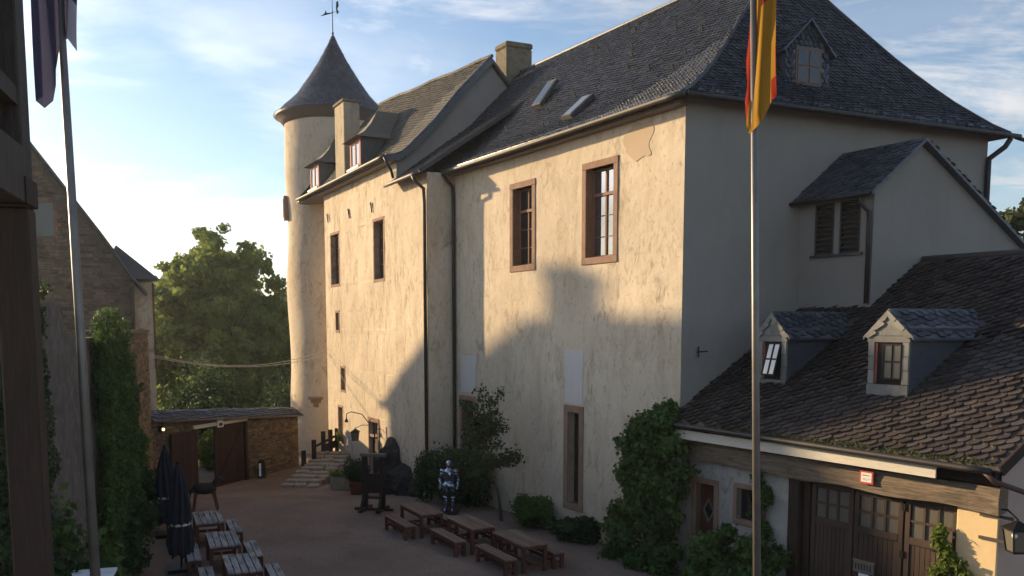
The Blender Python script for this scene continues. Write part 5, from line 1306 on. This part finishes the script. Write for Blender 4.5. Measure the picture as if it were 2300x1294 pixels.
tag(la.build('bracket_lamp', 'iron'), 'curved iron bracket lamp above the wing doorway', 'lamp')
bs = MB().beam(FW.p(5.3, -.02, 2.0), FW.p(5.3, -.35, 2.0), .03, .03).beam(FW.p(5.3, -.33, 1.4), FW.p(5.3, -.33, 2.3), .05, .05).beam(FW.p(5.3, -.02, 1.65), FW.p(5.3, -.35, 1.65), .03, .03)
tag(bs.build('iron_bracket', 'iron'), 'iron bracket on the wall above the black rock', 'bracket')
sg = MB().bx(FG_, 5.53, 5.84, -.26, -.235, 3.2, 3.47).build('warning_sign', 'red_paint'); tag(sg, 'square red sign with white panel on the garage beam', 'sign')
MB().bx(FG_, 5.565, 5.805, -.264, -.261, 3.235, 3.43).build('panel', 'white_paint', sg)
MB().bx(FG_, 5.60, 5.76, -.267, -.2645, 3.365, 3.38).bx(FG_, 5.60, 5.77, -.267, -.2645, 3.30, 3.306).bx(FG_, 5.6, 5.72, -.267, -.2645, 3.275, 3.281).build('printed_lines', 'zinc', sg)
nb_ = MB().bx(FG_, 5.24, 5.72, .06, .09, 1.22, 1.46).build('name_board', 'timber_weathered'); tag(nb_, 'small carved wooden board on the middle garage door', 'sign')
MB().bx(FG_, 5.22, 5.74, .05, .095, 1.462, 1.49).build('board_top', 'wood_bench', nb_)
m = MB()
for i in range(6): m.bx(FG_, 5.29 + i * .068, 5.312 + i * .068, .053, .059, 1.28, 1.41)
m.build('carved_strokes', 'timber_dark', nb_)
tag(MB().bx(FG_, 5.36, 5.6, .075, .095, .9, 1.2).build('notice_sheet', 'paper'), 'white notice sheet under the carved board', 'notice')
def cable(p, q, sag, r, label):
    p, q = np.array(p), np.array(q); pts = [tuple(p + (q - p) * t - np.array([0, 0, sag * 4 * t * (1 - t)])) for t in np.linspace(0, 1, 18)]
    return tag(MB().tube(pts, r, 5).build('cable', 'mesh_wire'), label, 'cable')
cable((-14.0, 32.9, 5.33), FW.p(12.9, -.05, 5.3), .62, .014, 'upper overhead cable slung from the left wall to the castle wing')
cable((-14.0, 32.9, 5.25), FW.p(13.0, -.05, 5.05), .52, .014, 'lower overhead cable slung from the left wall to the castle wing')
cable(FW.p(12.9, -.06, 5.1), FW.p(7.0, -.06, 2.45), .12, .012, 'cable running down the wing wall to the bracket lamp')
# easel board against the wall, stone bollard by the gate, litter box
c = (-11.6, 27.4); z = gz(*c); eb = empty('easel_board', (*c, z), 'leaning wooden easel board in front of the ivy wall', 'board')
MB().beam((c[0] - .3, c[1] + .1, z), (c[0] - .15, c[1] + .2, z + 1.75), .06, .06).beam((c[0] + .35, c[1] - .1, z), (c[0] + .15, c[1] + .05, z + 1.75), .06, .06).build('frame', 'timber_dark', eb)
MB().beam((c[0] - .02, c[1], z + .5), (c[0], c[1] + .12, z + 1.6), .5, .03, (.3, -.95, .1)).build('panel', 'timber_weathered', eb)
c = GO.p(6.55, -.35, 0); bo = MB().lathe((c[0], c[1], -.6), [(.2, 0), (.2, .3), (.16, .75), (.06, .85)], 12).build('bollard', 'rock'); tag(bo, 'dark bollard with pale stripe beside the gate', 'bollard')
MB().box((c[0] - .02, c[1] - .2, -.2), (.1, .05, .6), .3).build('stripe', 'paper', bo)
c = (-6.6, 13.0); wb = MB().box((c[0], c[1], 1.25), (.6, .5, 2.5), .3).build('cabinet', 'timber_dark', bevel=.01); tag(wb, 'tall dark cabinet with white top at the foot of the left wall', 'cabinet')
MB().box((c[0], c[1], 2.525), (.64, .54, .04), .3).build('top', 'paper', wb)
MB().box((c[0], c[1] - .255, 1.3), (.5, .02, 2.2), .0).build('door', 'timber_old', wb)
gp_ = MB().box((*FG_.p(9.2, -.5, 0)[:2], .9), (.4, .25, 1.8), .4).build('gate_pillar', 'wood_bench'); tag(gp_, 'low post with slab cap beside the carriage house', 'post')
MB().box((*FG_.p(9.2, -.5, 0)[:2], 1.84), (.5, .35, .07), .4).build('cap', 'greyslab', gp_)
c = (2.9, 24.2); lo_ = MB().tube([(c[0], c[1], .0), (c[0], c[1], .85)], .03, 8); lo_.box((c[0], c[1], .88), (.35, .3, .04), .4); lo_.box((c[0], c[1], .02), (.35, .35, .04), .4)
tag(lo_.build('pedestal_stand', 'iron'), 'small iron pedestal stand between hall wall and creeper', 'stand')

# ================================================================== TREES AND PLANTS
def big_tree(c, zb, ht, rad, n, leaf, mat, label, name='tree', seed=1, low=.08):
    rnd = random.Random(seed); o = empty(name, (c[0], c[1], zb), label, 'tree'); tips = []
    m = MB()
    def branch(p, d, L, r, lvl):
        pts = [p]; rr = [r]; q = Vector(p); dd = Vector(d)
        for i in range(4):
            dd = (dd + Vector((rnd.uniform(-.25, .25), rnd.uniform(-.25, .25), rnd.uniform(-.05, .2)))).normalized(); q = q + dd * L / 4; pts.append(tuple(q)); rr.append(max(.012, r * (1 - .17 * (i + 1))))
        m.tube(pts, rr, 6 if lvl else 10)
        if lvl >= 2: tips.append(tuple(q)); tips.append(pts[2]); return
        for i in range(5 if lvl == 0 else 4):
            a = rnd.uniform(0, 6.28); k_ = rnd.choice([1, 2, 3, 4]); sp = rnd.uniform(.5, 1.1)
            branch(pts[k_], (math.cos(a) * sp + dd.x * .4, math.sin(a) * sp + dd.y * .4, rnd.uniform(.15, .9)), L * rnd.uniform(.5, .7), rr[k_] * .6, lvl + 1)
    m.tube([(c[0], c[1], zb - .3), (c[0] + .1, c[1], zb + ht * .2), (c[0], c[1] + .1, zb + ht * .33)], [ht * .032, ht * .024, ht * .02], 12)
    for i in range(5):
        a = i * 1.26 + rnd.random(); branch((c[0], c[1], zb + ht * (.16 + .04 * i)), (math.cos(a) * .8, math.sin(a) * .8, .75), ht * .34, ht * .014, 0)
    m.build('trunk', 'bark', o, smooth=True)
    cs, rs = [], []; zc = zb + ht * (.5 + low); nc = int(85 * rad)
    for k_ in range(nc):                                 # small loose clumps fill an uneven egg, denser towards its skin
        d = RNG.normal(size=3); d /= np.linalg.norm(d); f = RNG.uniform(.30, 1.0) ** .55 * .97
        lob = 1 + .14 * mnoise.noise(Vector((d[0] * 1.9, d[1] * 1.9, d[2] * 1.9 + seed))) + .07 * mnoise.noise(Vector((d[0] * 4.5, d[1] * 4.5, d[2] * 4.5 + seed)))
        wz = rad * lob * (1.0 if d[2] < .2 else 1.0 - .12 * d[2])
        cs.append((c[0] + d[0] * wz * f, c[1] + d[1] * wz * f, zc + d[2] * ht * (.47 - low * .4) * f * lob)); q = RNG.uniform(.055, .125); rs.append((rad * q * 1.25, rad * q * 1.25, rad * q * .75))
    cs += [tuple(t) for t in tips[::3]]; rs += [(rad * .10, rad * .10, rad * .07)] * len(tips[::3])
    C, d, i = blob_points(cs, rs, n, .05); tn = RNG.random(len(cs))[i] * .7 + .15
    leaves('crown', C, leaf, mat, o, None, d, 1.1, tn); return o
big_tree((-24.1, 70), -5.5, 20.6, 6.5, 85000, .28, 'leaf_tree', 'large green lime tree rising behind the gate wall', 'broadleaf_tree', 3, .02)
big_tree((28.0, 47.5), 0, 13.4, 3.2, 7000, .3, 'leaf_wild', 'tree top peeking over the annex roof', 'broadleaf_tree', 5)
for x, y, r, lb in ((-14.6, 41.5, 1.1, 'sunlit bush seen through the gateway'), (-16.2, 45.0, 1.8, 'dark bush farther beyond the gateway'), (-19, 52, 2.6, 'tall bush behind the coping of the gate wall'), (-14, 56, 2.8, 'broad bush behind the gate wall next to the tower')):
    shrub('bush', (x, y, gz(x, y) - .3), (r, r, r * 2.0), int(2500 * r), .14, 'leaf_lime' if x == -14.6 else 'leaf_dark', lb, 'bush', clumps=22)
# slender tree in front of the hall
c = (-.35, 27.6); sp = empty('slender_tree', (*c, 0), 'slender bare stemmed young tree in front of the hall wall', 'tree')
m = MB(); stem_pts = [(*c, 0), (c[0] - .1, c[1], .9), (c[0] - .35, c[1] + .05, 1.7), (c[0] - .5, c[1] + .1, 2.6), (c[0] - .55, c[1] + .1, 3.4)]
m.tube(stem_pts, [.06, .05, .04, .03, .015], 8); tips = []
for k_ in range(30):
    b = stem_pts[random.choice([2, 3, 3, 4])]; a = random.uniform(0, 6.28); L = random.uniform(.5, 1.25)
    e = (b[0] + math.cos(a) * L * .75, b[1] + math.sin(a) * L * .5, b[2] + random.uniform(-.5, .95)); mid = tuple((np.array(b) + np.array(e)) / 2 + np.array([0, 0, .12])); m.tube([b, mid, e], [.018, .012, .005], 5); tips += [e, mid]
m.build('trunk', 'bark', sp)
C, d, i = blob_points(tips, [(.24, .24, .2)] * len(tips), 4200, .1); leaves('crown', C, .075, 'leaf_dark', sp, None, d)
shrub('bush', (-1.7, 30.0, 0), (1.35, 1.0, 2.1), 9000, .09, 'leaf_dark', 'tall dark bush behind the suit of armour', 'bush', clumps=30)
shrub('bush', (-3.0, 31.0, -.05), (.7, .6, 1.9), 3500, .08, 'leaf_dark', 'dark bush between rock and suit of armour', 'bush')
shrub('bush', (.75, 26.5, 0), (.75, .65, 1.15), 6500, .07, 'leaf_ivy', 'fine leaved bush beside the narrow hall window', 'bush', clumps=26)
shrub('bush', (2.0, 25.0, 0), (.85, .55, .75), 3200, .12, 'leaf_dark', 'low broad leaved plant at the foot of the hall wall', 'bush')
# creeper on the corner of hall and garage
def creeper(name, cs, rs, n, leaf, mat, label, base, cat='creeper'):
    o = empty(name, base, label, cat); C, d, i = blob_points(cs, rs, n, .3); tn = RNG.random(len(cs))[i] * .7 + .15
    C[:, 2] = np.maximum(C[:, 2], .02); leaves('foliage', C, leaf, mat, o, None, d, 1.0, tn)
    m = MB()
    for k_ in range(0, len(cs), max(1, len(cs) // 8)): m.tube([base, tuple((np.array(base) + np.array(cs[k_])) / 2 + np.array([0, 0, .15])), cs[k_]], [.03, .02, .008], 5)
    m.build('stem', 'bark', o)
cs, rs = [], []
for k_ in range(70):
    z = random.uniform(.1, 4.0); wd = np.interp(z, [0, 1.0, 2.2, 3.2, 3.8, 4.3], [1.9, 1.9, 1.55, 1.5, .85, .3]); a = random.uniform(-.55 if z < 3.6 else -.25, wd); r = random.uniform(.2, .4)
    q = FKN.p(a, -.35 - random.uniform(0, .55) * (1.15 - z / 5), z); cs.append(q); rs.append((r, r, r * .8))
for a, z, r in ((1.75, 3.1, .22), (1.95, 3.2, .18), (1.35, 3.55, .22), (.4, 4.2, .22), (.1, 4.35, .2), (1.85, 2.2, .2), (.65, 4.05, .2)): cs.append(FKN.p(a, -.3, z)); rs.append((r, r, r * .7))
creeper('climbing_plant', cs, rs, 17000, .115, 'leaf_ivy', 'big leafy climber covering the corner between hall and carriage house', FKN.p(.7, -.4, 0))
cs, rs = [], []
for k_ in range(34):
    u = random.uniform(1.55, 3.55); zm = np.interp(u, [1.5, 2.2, 3.0, 3.6], [.9, 1.5, 1.85, 1.2]); z = random.uniform(.1, zm); r = random.uniform(.2, .34)
    cs.append(FG_.p(u, -.45 - random.uniform(0, .6), z)); rs.append((r, r, r * .8))
creeper('climbing_plant', cs, rs, 9500, .1, 'leaf_ivy', 'bushy climber below the small carriage house window', FG_.p(2.6, -.4, 0))
cs = [FG_.p(2.85 + .18 * math.sin(i * .9), -.08, 1.4 + i * .12) for i in range(15)]
creeper('climbing_plant', cs, [(.13, .08, .1)] * 15, 1100, .08, 'leaf_ivy', 'thin creeper strand climbing the white garage wall', FG_.p(2.85, -.1, .6))
cs = [FG_.p(7.3 + .12 * math.sin(i * 1.3) + (.0 if i > 6 else .12), -.12, .3 + i * .155) for i in range(15)]
creeper('climbing_plant', cs, [(.18 - .006 * i, .12, .14) for i in range(15)], 2200, .085, 'leaf_lime', 'sunlit pale green creeper on the ochre pier', FG_.p(7.35, -.1, .0))
cs = [FG_.p(7.6 + .09 * i, -.12, 1.95 - .1 * i) for i in range(6)]
creeper('climbing_plant', cs, [(.14, .08, .12)] * 6, 160, .085, 'leaf_lime', 'thin side shoot spreading over the ochre pier', FG_.p(7.5, -.1, .3))
for c, s_, lb, mt in (((-8.6, 15.5, 0), (1.3, 1.2, 3.4), 'broad leaved shrub at the foot of the left wall beside the timber post', 'leaf_ivy'), ((-7.4, 13.4, 0), (1.1, 1.0, 2.8), 'dark shrub behind the timber post', 'leaf_dark'),
                      ((-11.6, 25.6, 0), (.9, 1.2, 2.0), 'tangled shrub under the hanging ivy', 'leaf_dark'), ((-10.3, 21.5, 0), (.9, 1.4, 2.2), 'dark shrub under the ivy behind the tall parasol', 'leaf_dark')):
    shrub('bush', c, s_, 4200, .13, mt, lb, 'bush', clumps=24)
shrub('bush', (*FG_.p(9.35, .3, 0)[:2], 0), (.5, .5, 2.1), 800, .1, 'leaf_lime', 'leafy shoots beside the lantern', 'bush', clumps=8)
shrub('window_plant', FW.p(11.2, -.12, .72), (.22, .18, .5), 250, .06, 'leaf_lime', 'small plant on the ledge of the lowest wing window', 'plant', clumps=6, stem=False)

# ================================================================== AIR
def haze():
    m = MB().box((0, 100, 4.5), (4000, 4000, 51)); 
    o = m.build('haze', None); k = NT('air'); v = k.n('ShaderNodeVolumePrincipled')
    v.inputs['Color'].default_value = (.92, .95, 1, 1); v.inputs['Density'].default_value = .0004; v.inputs['Anisotropy'].default_value = .5
    k.l(v.outputs[0], k.out.inputs['Volume']); o.data.materials.append(k.m); o['kind'] = 'stuff'
haze()
